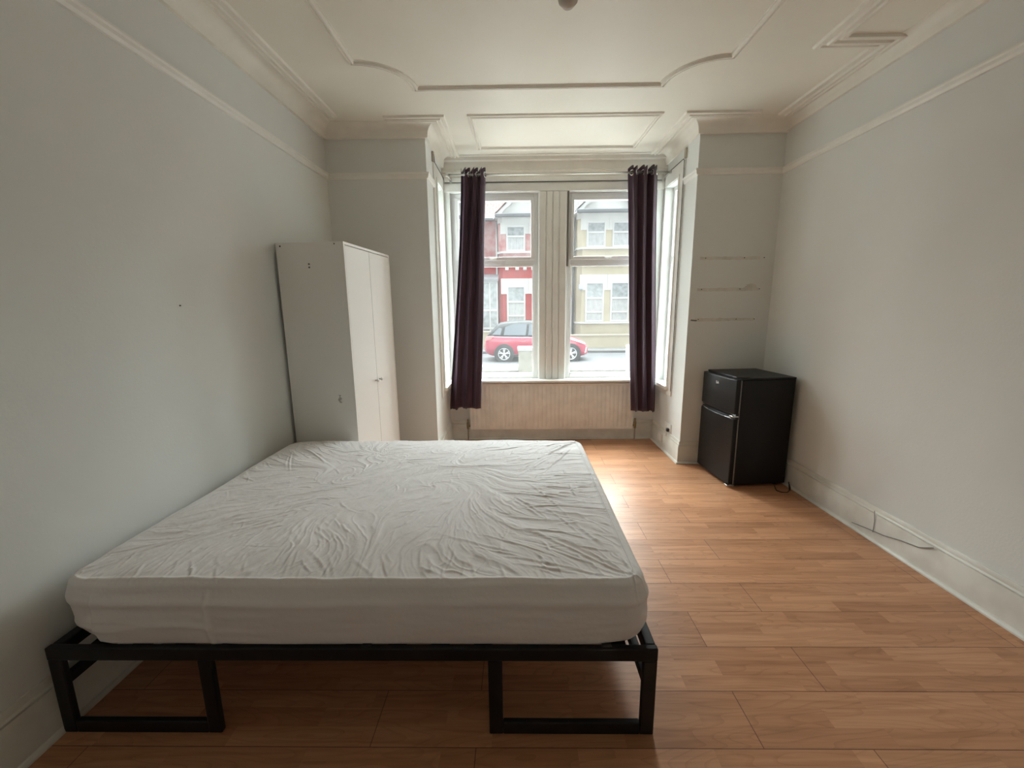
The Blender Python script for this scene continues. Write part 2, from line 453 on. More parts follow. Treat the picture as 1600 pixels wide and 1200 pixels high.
rail('trim_rail_right', [(XR(YF), YF), (XR(YB), YB), (BR, YB), (BR, 3.80)], 'white picture rail along the right wall to the bay')
rail('trim_rail_left', [(BL, 3.80), (BL, YB), (XL(YB), YB), (XL(YF), YF)], 'white picture rail along the left wall to the bay')

COVE = [(-0.001, 2.690), (0.020, 2.690), (0.024, 2.698), (0.024, 2.708), (0.030, 2.714)] + [(0.030 + 0.070 * math.sin(a), 2.714 + 0.058 * (1 - math.cos(a)))for a in [PI / 2 * i / 7 for i in range(1, 8)]] + [(0.103, 2.776), (0.103, 2.7805), (-0.001, 2.7805)]
COVE = [(d, z) for d, z in COVE]


def cove_profile(wd, z0):
    h = ZC - z0
    p = [(-0.001, z0), (0.020, z0), (0.024, z0 + .008), (0.024, z0 + .02)]
    for i in range(0, 9):
        a = PI / 2 * i / 8
        p.append((0.026 + (wd - 0.026) * (1 - math.cos(a)), z0 + .024 + (h - .026) * math.sin(a)))
    p += [(wd, ZC + .0005), (-0.001, ZC + .0005)]
    return p


def band_profile(d0, d1):
    wdt = d1 - d0; z = ZC + .0005; h = [(0, 0), (0.02, .014), (.2, .016), (.24, .008), (.34, .007), (.40, .018), (.55, .019), (.60, .009), (.70, .008), (.76, .015), (.95, .013), (1, 0)]
    return [(d0 + wdt * a, z - 1.15 * c) for a, c in h]


def cornice(name, path, prof, label):
    b = MB(); b.sweep(path, prof); return struct(soft(b.build(name, M['mould']), 28), label, 'cornice')


cornice('trim_cornice_right', [(XR(YF), YF), (XR(YB), YB)], cove_profile(0.075, 2.70), 'narrow coved cornice along the right wall')
cornice('trim_cornice_back_right', [(XR(YB), YB), (BR, YB), (BR, YW)], cove_profile(0.10, 2.69), 'coved cornice round the right corner of the bay')
cornice('trim_cornice_back_left', [(BL, YW), (BL, YB), (XL(YB), YB)], cove_profile(0.10, 2.69), 'coved cornice round the left corner of the bay')
cornice('trim_cornice_left', [(XL(YB), YB), (XL(YF), YF)], cove_profile(0.10, 2.69), 'coved cornice along the left wall')
cornice('trim_cornice_bay', [(BR, YW), (BL, YW)], [(-0.001, 2.605), (0.016, 2.605), (0.018, 2.640), (0.030, 2.645), (0.032, 2.66), (0.022, 2.668), (0.024, 2.72), (0.034, 2.738), (0.070, 2.742), (0.074, 2.77), (0.095, 2.774), (0.095, 2.7805), (-0.001, 2.7805)], 'stepped cornice above the front window')
# raised bands on the ceiling beside the cornices
cornice('trim_band_left', [(XL(3.36), 3.36), (XL(YF), YF)], band_profile(0.105, 0.20), 'ridged ceiling moulding beside the left cornice')
cornice('trim_band_bay_left', [(BL, YW - .05), (BL, YB), (-0.98, YB)], band_profile(0.10, 0.185), 'ridged ceiling moulding at the left corner of the bay')
cornice('trim_band_bay_right', [(1.80, YB), (BR, YB), (BR, YW - .05)], band_profile(0.10, 0.185), 'ridged ceiling moulding at the right corner of the bay')
cornice('trim_band_right', [(1.76, YF), (1.76, 2.50), (2.075, 2.50), (2.068, 3.42)], band_profile(0.0, 0.115), 'ridged ceiling moulding stepping round the old chimney breast on the right')


def ring_profile(wd):
    z = ZC + .0005
    return [(-wd / 2 + wd * a, z - c) for a, c in [(0, 0), (0.03, .009), (.10, .012), (.27, .013), (.32, .003), (.44, .003), (.50, .014), (.60, .018), (.74, .018), (.82, .013), (.86, .004), (.97, .004), (1, 0)]]


x0, x1, y0, y1, r = -0.945, 1.245, -0.45, 2.975, 0.30
pth = []


def scoop(cx, cy, a0, a1):
    return [(cx + r * math.cos(a0 + (a1 - a0) * i / 10), cy + r * math.sin(a0 + (a1 - a0) * i / 10)) for i in range(11)]


pth += scoop(x1, y1, -PI / 2, -PI)      # right back: from (x1, y1-r) to (x1-r, y1)
pth += scoop(x0, y1, 0, -PI / 2)
pth += scoop(x0, y0, PI / 2, 0)
pth += scoop(x1, y0, PI, PI / 2)
b = MB(); b.sweep(pth, ring_profile(0.05), closed=True)
struct(soft(b.build('trim_ceiling_panel', M['mould']), 28), 'large ceiling panel moulding with scooped corners', 'moulding')
b = MB(); b.sweep([(1.068, 3.385), (1.055, 4.015), (-0.325, 4.005), (-0.335, 3.38)], ring_profile(0.05), closed=True)
struct(soft(b.build('trim_bay_panel', M['mould']), 28), 'small rectangular ceiling panel moulding in the bay', 'moulding')

# ------------------------------------------------------------------ windows


def frame_ring(b, x0, x1, z0, z1, wd, ya, yb):
    b.box(x0, x0 + wd, ya, yb, z0, z1); b.box(x1 - wd, x1, ya, yb, z0, z1)
    b.box(x0 + wd, x1 - wd, ya, yb, z0, z0 + wd); b.box(x0 + wd, x1 - wd, ya, yb, z1 - wd, z1)


def front_window(name, X, label):
    t = thing(name, label, 'window', (0, 0, 0), kind='structure')
    x0, x1 = X; yf = YW + 0.05
    b = MB(); frame_ring(b, x0, x1, FZ0, FZ1, 0.045, yf, yf + 0.07)
    b.box(x0 + .045, x1 - .045, yf + .005, yf + .065, 1.795, 1.850)
    b.build('window_frame', M['upvc'], t, bevel=0.004)
    b = MB(); frame_ring(b, x0 + .04, x1 - .04, 1.845, FZ1 - .038, 0.032, yf - .012, yf + .05)
    b.build('top_sash', M['upvc'], t, bevel=0.004)
    b = MB(); frame_ring(b, x0 + .043, x1 - .043, FZ0 + .043, 1.797, 0.014, yf + .008, yf + .04)
    b.build('glazing_bead', M['upvc'], t, bevel=0.003)
    b = MB(); b.box(x0 + .05, x1 - .05, yf + .03, yf + .031, FZ0 + .05, 1.80); b.build('lower_pane', M['pane'], t)
    b = MB(); b.box(x0 + .06, x1 - .06, yf + .03, yf + .031, 1.87, FZ1 - .06); b.build('upper_pane', M['pane'], t)
    b = MB(); xm = (x0 + x1) / 2
    b.box(xm - .012, xm + .012, yf - .024, yf - .012, 1.852, 1.872); b.box(xm - .05, xm + .012, yf - .034, yf - .022, 1.858, 1.868)
    b.build('window_handle', M['white_plastic'], t, bevel=0.003)
    return t


front_window('window_1', W1, 'left front window of the bay, half behind the left curtain')
front_window('window_2', W2, 'right front window of the bay, beside the right curtain')


def side_window(name, x, sgn, label):
    t = thing(name, label, 'window', (0, 0, 0), kind='structure')
    xf = x + sgn * 0.065

    def bx(b, a, c, y0, y1, z0, z1):
        a, c = sorted((a, c)); b.box(a, c, y0, y1, z0, z1)
    b = MB()
    for (ya, yb, za, zb) in ((SY0, SY0 + .04, SZ0, SZ1), (SY1 - .04, SY1, SZ0, SZ1), (SY0 + .04, SY1 - .04, SZ0, SZ0 + .04), (SY0 + .04, SY1 - .04, SZ1 - .04, SZ1), (SY0 + .04, SY1 - .04, 1.79, 1.85)):
        bx(b, xf, xf + sgn * .05, ya, yb, za, zb)
    b.build('window_frame', M['upvc'], t, bevel=0.003)
    b = MB(); bx(b, xf + sgn * .025, xf + sgn * .026, SY0 + .03, SY1 - .03, SZ0 + .03, SZ1 - .03); b.build('window_pane', M['pane'], t)
    # architrave on the room side
    b = MB(); d = 0.014
    bx(b, x, x - sgn * d, SY0 - .105, SY0 - .005, SZ0 - .085, SZ1 + .11)
    bx(b, x, x - sgn * d, SY0 - .005, YW - .001, SZ1 + .005, SZ1 + .11)
    bx(b, x, x - sgn * d, SY0 - .005, YW - .001, SZ0 - .085, SZ0 - .035)
    bx(b, x, x - sgn * d * 1.6, SY0 - .025, SY0 - .002, SZ0 - .03, SZ1 + .02)
    bx(b, x, x - sgn * .045, SY0 - .04, YW - .001, SZ0 - .035, SZ0 - .002)
    bx(b, x, x - sgn * d, SY1 + .001, YW - .001, SZ0, SZ1)
    b.build('architrave', M['trim'], t, bevel=0.003)
    return t


side_window('window_3', BR, 1, 'narrow side window in the right return of the bay')
side_window('window_4', BL, -1, 'narrow side window in the left return of the bay')

# sill board and head boards on the front wall
b = MB(); b.box(BL, BR, 4.15, YW + .05, 0.622, 0.648)
struct(b.build('trim_sill', M['trim'], bevel=0.006), 'white window sill board above the radiator', 'window sill')
b = MB(); b.box(BL, BR, YW - .012, YW, FZ1 + .004, 2.555); b.box(BL, BR, YW - .020, YW, 2.563, 2.606)
struct(b.build('trim_head', M['trim'], bevel=0.003), 'white head board over the front windows', 'trim')
# thin dark tubes standing in for the shadow gap round the window head
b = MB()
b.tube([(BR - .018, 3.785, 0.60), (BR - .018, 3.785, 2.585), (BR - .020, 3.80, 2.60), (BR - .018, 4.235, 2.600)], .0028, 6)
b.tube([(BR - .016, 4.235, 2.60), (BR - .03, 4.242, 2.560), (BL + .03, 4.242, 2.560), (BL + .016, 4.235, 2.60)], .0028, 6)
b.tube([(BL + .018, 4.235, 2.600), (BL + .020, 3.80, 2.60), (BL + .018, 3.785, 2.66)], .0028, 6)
tag(b.build('gap_shade_line', M['gapdark']), 'thin dark line standing in for the shadow gap round the head of the bay window', 'gap shade')
for x, lab in ((BR - .009, 'right'), (BL + .009, 'left')):
    b = MB(); b.box(x - .009, x + .009, 3.768, 3.80, 2.60, 2.68)
    tag(b.build('corner_block', M['copper'], bevel=.004), 'small grey block at the top corner of the %s bay return, on the thin shadow-gap line' % lab, 'bracket')

# ------------------------------------------------------------------ marks on the walls
rx = lambda x: (x, YB)
k = 0
for (z, xa, xb, holes) in ((1.757, 1.50, 1.99, (1.545, 1.86, 2.02)), (1.508, 1.495, 2.0, (1.53, 1.845, 2.005)), (1.262, 1.49, 1.985, (1.52, 1.835, 1.985))):
    b = MB(); pts = []; n = 26
    for i in range(n + 1):
        x = xa + (xb - xa) * i / n; pts.append((x, YB, z - .008 - random.uniform(0, .006)))
    for i in range(n, -1, -1):
        x = xa + (xb - xa) * i / n; pts.append((x, YB, z + .012 + random.uniform(0, .006)))
    b.prism(pts, (0, 0, 0), (0, -.0009, 0)); b.build('plaster_strip', M['plaster'], wall_back_right)
    for x in holes:
        b = MB(); b.lathe([(0.0042, 0), (0.0042, .0018)], Matrix.Translation((x, YB, z + .004)) @ Matrix.Rotation(PI / 2, 4, 'X'), 10)
        b.build('screw_hole', M['gapdark'], wall_back_right)
b = MB(); n = 18
b.prism([(1.935 + .045 * math.cos(2 * PI * i / n) * (1 + .2 * math.sin(3 * i)), YB, 1.53 + .026 * math.sin(2 * PI * i / n)) for i in range(n)], (0, 0, 0), (0, -.002, 0)); b.build('plaster_patch', M['plaster'], wall_back_right)
b = MB(); b.prism([(1.455, YB, 1.255), (1.505, YB, 1.25), (1.51, YB, 1.262), (1.46, YB, 1.266)], (0, 0, 0), (0, -.003, 0)); b.build('scrape_mark', M['grime_shade'], wall_back_right)
b = MB(); b.lathe([(0.003, 0), (0.002, .006)], Matrix.Translation((XL(1.9), 1.90, 1.40)) @ Matrix.Rotation(PI / 2, 4, 'Y'), 8)
tag(b.build('nail', M['gapdark']), 'small dark nail in the left wall above the bed', 'nail')

# cable and dirt on the right skirting
sx = lambda y: XR(y) - .026
b = MB(); b.tube([(sx(2.28), 2.28, .185), (sx(2.27), 2.27, .12), (sx(2.27), 2.27, .055)], .0018, 6)
b.tube([(sx(2.42), 2.42, .035), (sx(2.3), 2.30, .058), (sx(2.2), 2.2, .075), (sx(2.1), 2.1, .105), (sx(2.0), 2.0, .125), (sx(1.93), 1.93, .165)], .0024, 6)
tag(b.build('skirting_wire', M['gasket'], smooth=True), 'thin grey wire tacked to the skirting board of the right wall', 'wire')

# ------------------------------------------------------------------ pendant lamp
t = thing('pendant_lamp', 'small unlit pendant bulb hanging from the ceiling at the top of the view', 'lamp', (0.145, 1.30, ZC))
b = MB(); b.lathe([(0.05, -.0), (0.05, -.006), (0.035, -.022), (0.012, -.03)], Matrix.Identity(4)); soft(b.build('ceiling_rose', M['white_plastic'], t))
b = MB(); b.tube([(0, 0, -.025), (0, 0, -.46)], .0035, 8); b.build('cord', M['white_plastic'], t, smooth=True)
b = MB(); b.lathe([(0.012, -.44), (0.019, -.45), (0.02, -.50), (0.014, -.502)], Matrix.Identity(4)); soft(b.build('lamp_holder', M['white_plastic'], t))
b = MB(); b.lathe([(0.013, -.50), (0.016, -.515), (0.027, -.545), (0.030, -.565), (0.026, -.585), (0.014, -.598), (0.003, -.601)], Matrix.Identity(4)); b.build('bulb', M['bulb'], t, smooth=True)

# ------------------------------------------------------------------ radiator
t = thing('radiator', 'long cream ribbed panel radiator under the bay window', 'radiator', (0.35, 4.19, 0.125))
b = MB(); xa, xb = -0.845, 0.845; z0, z1 = 0.0, 0.485
nu = 38; cols = []
for i in range(nu * 8 + 1):
    u = i / (nu * 8); x = xa + .02 + (xb - xa - .04) * u
    ph = (u * nu) % 1.0
    d = 0.008 * max(0, min(1, 2.2 * (0.5 - abs(ph - .5)) * 2 - .4))
    cols.append((x, d))
zs = [(z0, 0), (z0 + .022, 0), (z0 + .040, 1), (z1 - .040, 1), (z1 - .022, 0), (z1, 0)]
vs = []; fs = []
for x, d in cols:
    for z, kf in zs:
        vs.append((x, -.012 - d * kf, z))
m_ = len(zs)
for i in range(len(cols) - 1):
    for j in range(m_ - 1):
        fs.append((i * m_ + j, (i + 1) * m_ + j, (i + 1) * m_ + j + 1, i * m_ + j + 1))
b.add(vs, fs)
b.box(xa, xa + .021, -.016, .01, z0, z1); b.box(xb - .021, xb, -.016, .01, z0, z1); b.box(xa + .02, xb - .02, -.0119, .01, z0, z1)
soft(b.build('radiator_panel', M['radiator'], t), 50)
b = MB(); b.box(xa + .02, xb - .02, .012, .055, z0 + .03, z1 - .03); b.build('convector_fins', M['radiator'], t)
b = MB(); b.box(xa + .2, xa + .24, .05, .069, z0 + .05, z1 - .05); b.build('wall_bracket', M['radiator'], t)
b = MB(); b.box(xb - .24, xb - .2, .05, .069, z0 + .05, z1 - .05); b.build('wall_bracket', M['radiator'], t)
for s in (-1, 1):
    x = s * 0.872
    b = MB(); b.tube([(s * .84, 0, .035), (x, 0, .035)], .008, 10); b.lathe([(.011, -.02), (.013, 0), (.013, .045), (.009, .055), (.009, .085)], Matrix.Translation((x, 0, .035 - .01)))
    soft(b.build('valve', M['brass'], t))
    b = MB(); b.tube([(x, 0, .02), (x, 0, -.115)], .0075, 10); b.build('pipe', M['copper'], t, smooth=True)

# ------------------------------------------------------------------ curtain rod and curtains
RZ, RY = 2.585, 4.092
t = thing('curtain_rod', 'thin white metal curtain rod across the bay window', 'curtain rod', (0.36, RY, RZ))
b = MB(); b.tube([(-1.0, 0, 0), (1.05, 0, 0)], .0085, 12); b.build('rod', M['steel'], t, smooth=True)
for x in (-1.0, 1.05):
    b = MB(); b.lathe([(.013, 0), (.016, .012), (.012, .03)], Matrix.Translation((x - .012, 0, 0)) @ Matrix.Rotation(PI / 2, 4, 'Y'), 14)
    b.build('rod_end', M['steel'], t, smooth=True)
for x in (-0.985, 1.035):
    b = MB(); b.box(x - .008, x + .008, -.012, .146, -.016, -.009); b.box(x - .011, x + .011, .138, .146, -.035, .025); b.build('rod_bracket', M['steel'], t, bevel=.002)


def curtain(name, label, top, bot, nf, zb, seed, phase):
    """top=(x0,x1) at the rod, bot=(x0,x1) at the hem"""
    r_ = random.Random(seed)
    t = thing(name, label, 'curtain', ((top[0] + top[1]) / 2, RY, 0), group=None)
    cx = (top[0] + top[1]) / 2
    nu, nv = nf * 22, 60; zt = RZ + .048
    ph2 = [r_.uniform(-.5, .5) for _ in range(nf + 1)]; am = [r_.uniform(.75, 1.2) for _ in range(nf + 1)]
    bz = [r_.uniform(-.012, .012) for _ in range(nf * 2 + 2)]

    def pos(u, v):
        z = zt + (zb - zt) * v
        a0 = top[0] + (top[1] - top[0]) * u; a1 = bot[0] + (bot[1] - bot[0]) * u
        e = min(1, max(0, v * 1.02)); x = a0 + (a1 - a0) * (e ** 1.15)
        kf = u * nf; i = min(nf - 1, int(kf))
        amp = 0.036 * (am[i] * (1 - (kf - i)) + am[i + 1] * (kf - i)) * (0.92 + .25 * math.sin(3 * v + i))
        w_ = 2 * PI * (u * nf) + phase + v * (ph2[i] * (1 - kf + i) + ph2[i + 1] * (kf - i)) * 1.6
        y = amp * math.sin(w_) + .006 * math.sin(2.3 * w_ + 6 * v) * v
        x += 0.010 * math.sin(2 * w_ + 1) + .006 * math.sin(5 * v + 4 * u)
        if v > .97:
            z += (v - .97) / .03 * bz[int(u * (nf * 2 + 1))]
        if v < .02:
            z += (.02 - v) / .02 * .016 * math.sin(w_ * 2.0 + 1.2)
        return Vector((x - cx, y, z))
    vs = [pos(i / nu, j / nv) for i in range(nu + 1) for j in range(nv + 1)]
    fs = [(i * (nv + 1) + j, (i + 1) * (nv + 1) + j, (i + 1) * (nv + 1) + j + 1, i * (nv + 1) + j + 1) for i in range(nu) for j in range(nv)]
    b = MB(); b.add(vs, fs); o = b.build('drape', M['curtain'], t, smooth=True)
    so = o.modifiers.new('cloth', 'SOLIDIFY'); so.thickness = .0025
    # eyelets where the cloth crosses the rod
    vz = (zt - RZ) / (zt - zb); last = None
    for i in range(nu * 4 + 1):
        u = i / (nu * 4); p = pos(u, vz)
        if last is not None and (p.y > 0) != (last.y > 0):
            d = (p - last); d.z = 0; d.normalize(); nrm = Vector((-d.y, d.x, 0))
            up = Vector((0, 0, 1)); ring = [Vector((p.x, 0, RZ)) + .0215 * (math.cos(a) * d + math.sin(a) * up) for a in [2 * PI * q / 20 for q in range(20)]]
            b = MB(); b.tube(ring, .0052, 8, closed=True); b.build('eyelet', M['chrome'], t, smooth=True)
        last = p
    return t


curtain('curtain', 'dark plum eyelet curtain gathered at the left of the bay window', (-0.515, -0.285), (-0.685, -0.385), 3, 0.372, 3, 0.4)
curtain('curtain', 'dark plum eyelet curtain gathered at the right of the bay window', (1.035, 1.315), (1.165, 1.385), 3, 0.335, 8, 2.2)

# ------------------------------------------------------------------ socket on the bay side
t = thing('wall_socket', 'white plug socket with a plug on the right return of the bay', 'socket', (BR, 3.82, 0.245))
b = MB(); b.box(-.012, 0, -.075, .075, -.043, .043); b.build('socket_plate', M['white_plastic'], t, bevel=.004)
b = MB(); b.box(-.034, -.010, -.055, -.018, -.030, .002); b.build('plug', M['black_plastic'], t, bevel=.006)
b = MB(); b.box(-.016, -.011, .02, .045, -.005, .02); b.build('switch', M['white_plastic'], t, bevel=.001)
b = MB(); b.tube([(-.028, -.03, -.03), (-.034, -.032, -.06), (-.030, -.02, -.075), (-.029, .03, -.065), (-.028, .06, -.055)], .004, 8); b.build('plug_lead', M['white_plastic'], t, smooth=True)
b = MB(); b.box(BR - .024 - .018, BR - .0221, 3.895, 3.99, 0.075, 0.150)
tag(b.build('junction_box', M['white_plastic'], bevel=.004), 'small white junction box on the skirting below the plug socket', 'junction box')

# ------------------------------------------------------------------ wardrobe
WH = 1.785; WD = .445; WW = .70
t = thing('wardrobe', 'tall plain white two-door wardrobe standing askew against the left wall', 'wardrobe', (-1.055, 2.625, 0), math.radians(-5.5))
# local: x to the front (doors at x=0), wardrobe spans x -WD..0, y 0..WW
p = .016
b = MB(); b.box(-WD, -.002, 0, p, 0, WH); b.build('side_panel', M['white_melamine'], t, bevel=.001)
b = MB(); b.box(-WD, -.002, WW - p, WW, 0, WH); b.build('side_panel', M['white_melamine'], t, bevel=.001)
b = MB(); b.box(-WD, -.002, p, WW - p, WH - p, WH); b.build('top_panel', M['white_melamine'], t, bevel=.001)
b = MB(); b.box(-WD, -.02, p, WW - p, .06, .06 + p); b.build('bottom_panel', M['white_melamine'], t)
b = MB(); b.box(-WD, -WD + .005, p, WW - p, .06, WH - p); b.build('back_panel', M['white_melamine'], t)
b = MB(); b.box(-.05, -.03, p, WW - p, 0, .06); b.build('plinth', M['white_melamine'], t)
for ya, yb, hy in ((p + .002, WW / 2 - .002, WW / 2 - .032), (WW / 2 + .002, WW - p - .002, WW / 2 + .032)):
    b = MB(); b.box(-.02, -.003, ya, yb, .062, WH - p - .004); d = b.build('door', M['white_melamine'], t, bevel=.001)
    b = MB(); b.lathe([(.005, 0), (.005, .012), (.0115, .016), (.012, .022), (.008, .026)], Matrix.Translation((-.003, hy, .87)) @ Matrix.Rotation(PI / 2, 4, 'Y'), 16)
    b.build('knob', M['steel'], d, smooth=True)
for x, z, r_ in ((-.235, 1.655, .0055), (-.235, 1.635, .0055), (-.415, 1.765, .005), (-.06, 1.772, .004)):
    b = MB(); b.lathe([(r_, 0), (r_, .0015)], Matrix.Translation((x, 0, z)) @ Matrix.Rotation(PI / 2, 4, 'X'), 10); b.build('screw_hole', M['gapdark'], t)
b = MB(); b.prism([(-.115 + .006 * math.cos(i * .9), 0, .80 + .055 * (i / 9 - .5)) for i in range(10)] + [(-.10 + .006 * math.cos(i * 1.3), 0, .80 + .05 * (i / 9 - .5)) for i in range(9, -1, -1)], (0, 0, 0), (0, -.0008, 0))
b.build('scuff_mark', mat('grey_scuff', (0.42, 0.41, 0.38), .8), t)

# ------------------------------------------------------------------ fridge
FH, FW, FD = .85, .462, .468    # height, width (across the doors), depth
t = thing('fridge_freezer', 'black two-door under-counter fridge freezer in the right back corner', 'fridge', (1.598, 3.002, 0), math.radians(5.2))
b = MB(); b.box(.052, FD, 0, FW, .022, FH - .012); b.build('cabinet', M['black_fridge'], t, bevel=.006)
b = MB(); b.box(.048, FD + .002, -.002, FW + .002, FH - .0125, FH + .003); b.build('top_cover', M['black_fridge'], t, bevel=.005)
b = MB(); b.box(.046, .0525, .003, FW - .003, .03, FH - .016); b.build('door_gasket', M['gasket'], t)
d = MB()
# upper door with a bowed front
def door(z0, z1, name):
    b = MB(); n = 10; ring = [(.043, 0, z0), (.043, FW, z0)]
    fr = [(.0 - .010 * math.sin(PI * i / n) + .010, FW * (1 - i / n), z0) for i in range(n + 1)]
    b.prism(ring + fr, (0, 0, z0), (0, 0, z1)); return b.build(name, M['black_fridge'], t, bevel=.006)
up = door(.580, FH - .010, 'freezer_door'); lo = door(.030, .545, 'fridge_door')
b = MB(); b.box(.022, .046, .001, FW - .001, .540, .556); b.build('handle_recess', M['black_plastic'], lo)
b = MB(); b.tube([(.012 - .010 * math.sin(PI * i / 12), FW * (.08 + .84 * i / 12), .547 - .010 * math.sin(PI * i / 12)) for i in range(13)], .0022, 8); b.build('handle_edge', M['steel'], lo, smooth=True)
b = MB(); b.box(.022, .046, .001, FW - .001, .566, .588); b.build('handle_recess', M['black_plastic'], up)
b = MB(); b.box(.000, .062, .004, .05, .556, .566); b.build('hinge', M['chrome'], t, bevel=.002)
b = MB(); b.box(.004, .062, .004, .05, .014, .022); b.build('hinge', M['chrome'], t, bevel=.002)
b = MB(); b.box(.004, .11, .004, .055, FH + .0025, FH + .014); b.build('hinge_cover', M['black_plastic'], t, bevel=.004)
for x, y in ((.08, .05), (.08, FW - .05), (FD - .05, .05), (FD - .05, FW - .05)):
    b = MB(); b.lathe([(.018, 0), (.018, .012), (.012, .024)], Matrix.Translation((x, y, 0)), 14); b.build('foot', M['black_plastic'], t)
tx = bpy.data.curves.new('logo', 'FONT'); tx.body = 'SIA'; tx.size = .030; tx.extrude = .0006; tx.align_x = 'CENTER'; tx.offset = .0008
lt = bpy.data.objects.new('lettering', tx); COL.objects.link(lt); bpy.context.view_layer.update()
lme = bpy.data.meshes.new_from_object(lt.evaluated_get(bpy.context.evaluated_depsgraph_get())); bpy.data.objects.remove(lt)
lg = bpy.data.objects.new('logo', lme); COL.objects.link(lg); lg.parent = up; lme.materials.clear(); lme.materials.append(M['chrome'])
lg.matrix_local = Matrix.Translation((-.0005, FW / 2 + .0, .775)) @ Matrix(((0, 0, -1, 0), (-1, 0, 0, 0), (0, 1, 0, 0), (0, 0, 0, 1)))
b = MB(); b.tube([(1.96, 3.0, .02), (1.955, 2.975, .006), (1.945, 2.945, .005), (1.965, 2.915, .005), (2.005, 2.915, .005), (2.035, 2.94, .006), (2.052, 2.97, .02), (2.062, 2.995, .05), (2.072, 3.0, .03), (2.065, 2.975, .008), (2.05, 2.955, .005)], .0035, 8)
o = b.build('power_cord', M['black_plastic'], smooth=True); tag(o, 'black power cord on the floor beside the fridge and skirting', 'cord')

# ------------------------------------------------------------------ bed frame
t = thing('bed_frame', 'low black square-tube metal bed frame carrying the white mattress', 'bed frame', (0, 0, 0))
bx0, bx1, by0, by1, tz, q = -1.515, 0.435, 1.127, 2.585, 0.322, 0.045
qd = .022
b = MB(); b.box(bx0, bx1, by0, by0 + qd, tz - q, tz); b.build('side_rail', M['black_metal'], t, bevel=.004)
b = MB(); b.box(bx0, bx1, by1 - qd, by1, tz - q, tz); b.build('side_rail', M['black_metal'], t, bevel=.004)
for x in (bx0, bx1 - .038):
    b = MB(); b.box(x + .002, x + .036, by0 + qd, by1 - qd, tz - q + .002, tz - .001); b.build('end_rail', M['black_metal'], t, bevel=.004)
for y in (by0, by1 - qd):
    for xa, xb in ((bx0, -.985), (-.1, bx1)):
        b = MB()
        b.box(xa, xa + q, y + .001, y + qd - .001, 0, tz - q); b.box(xb - q, xb, y + .001, y + qd - .001, 0, tz - q); b.box(xa + q, xb - q, y + .001, y + qd - .001, 0, q)
        b.build('leg', M['black_metal'], t, bevel=.004)
for x in (bx0 + .012, bx1 - .012 - .028):
    b = MB(); b.box(x, x + .028, by0 + qd, by1 - qd, .175, .205); b.build('brace', M['black_metal'], t, bevel=.003)
for x in (bx0 + .085, bx1 - .085 - .02):
    b = MB(); b.box(x, x + .02, by0 + qd, by1 - qd, tz - .052, tz - .0342); b.build('slat_rail', M['black_metal'], t, bevel=.002)
b = MB(); ym = (by0 + by1) / 2; b.box(bx0 + .036, bx1 - .036, ym - .02, ym + .02, tz - .07, tz - .0342); b.build('centre_rail', M['black_metal'], t, bevel=.003)
for x in (-1.0, -.54, -.08):
    b = MB(); b.box(x - .015, x + .015, ym - .015, ym + .015, 0, tz - .07); b.build('centre_leg', M['black_metal'], t, bevel=.002)
for i in range(13):
    x = bx0 + .13 + i * (bx1 - bx0 - .26) / 12
    b = MB(); b.box(x - .03, x + .03, by0 + qd - .002, by1 - qd + .002, tz - .034, tz - .0225); b.build('slat', M['black_metal'], t, bevel=.003)
for x in (.26, -.5):
    b = MB(); b.box(x, x + .03, by0 + .004, by0 + qd + .003, tz - .0005, tz + .006); b.build('slat_tab', M['black_plastic'], t, bevel=.002)

# ------------------------------------------------------------------ mattress with wrinkled fitted protector
mx0, mx1, my0, my1, mzb, mzt = -1.470, 0.407, 1.149, 2.575, 0.300, 0.549
NX, NY = 640, 470
gx = np.linspace(0, 1, NX); gy = np.linspace(0, 1, NY)
LX, LY = mx1 - mx0, my1 - my0
GX, GY = np.meshgrid(gx * LX, gy * LY, indexing='ij')


def vnoise(x, y, seed):
    r_ = np.random.default_rng(seed); g = r_.random((64, 64))
    xi = np.floor(x).astype(int); yi = np.floor(y).astype(int); fx = x - xi; fy = y - yi
    fx = fx * fx * (3 - 2 * fx); fy = fy * fy * (3 - 2 * fy)
    G = lambda a, c: g[a % 64, c % 64]
    return (G(xi, yi) * (1 - fx) + G(xi + 1, yi) * fx) * (1 - fy) + (G(xi, yi + 1) * (1 - fx) + G(xi + 1, yi + 1) * fx) * fy - .5


hz = 0.010 * vnoise(GX * 3.1, GY * 3.1, 1) + 0.003 * vnoise(GX * 8, GY * 8, 2) + .0010 * vnoise(GX * 26, GY * 26, 3)
cxm, cym = 0.56 * LX, 0.50 * LY


cxm, cym = .46 * LX, .50 * LY


def stamp(px, py, ang, ln, amp, sg, bend):
    R = ln * .55 + 3 * sg + abs(bend) * ln
    i0 = max(0, int((px - R) / LX * NX)); i1 = min(NX, int((px + R) / LX * NX) + 1)
    j0 = max(0, int((py - R) / LY * NY)); j1 = min(NY, int((py + R) / LY * NY) + 1)
    if i1 <= i0 or j1 <= j0:
        return
    X = GX[i0:i1, j0:j1] - px; Y = GY[i0:i1, j0:j1] - py
    c, s_ = math.cos(ang), math.sin(ang); t_ = (c * X + s_ * Y) / (ln / 2); d_ = -s_ * X + c * Y - bend * ln * (t_ * t_ - .3)
    tp = np.clip(1 - t_ * t_, 0, 1) ** 1.2
    # steep on one side, soft on the other, like a creased fold
    pr = np.exp(-(d_ / sg) ** 2) - .45 * np.exp(-((d_ - 1.9 * sg) / (1.3 * sg)) ** 2)
    hz[i0:i1, j0:j1] += amp * tp * pr




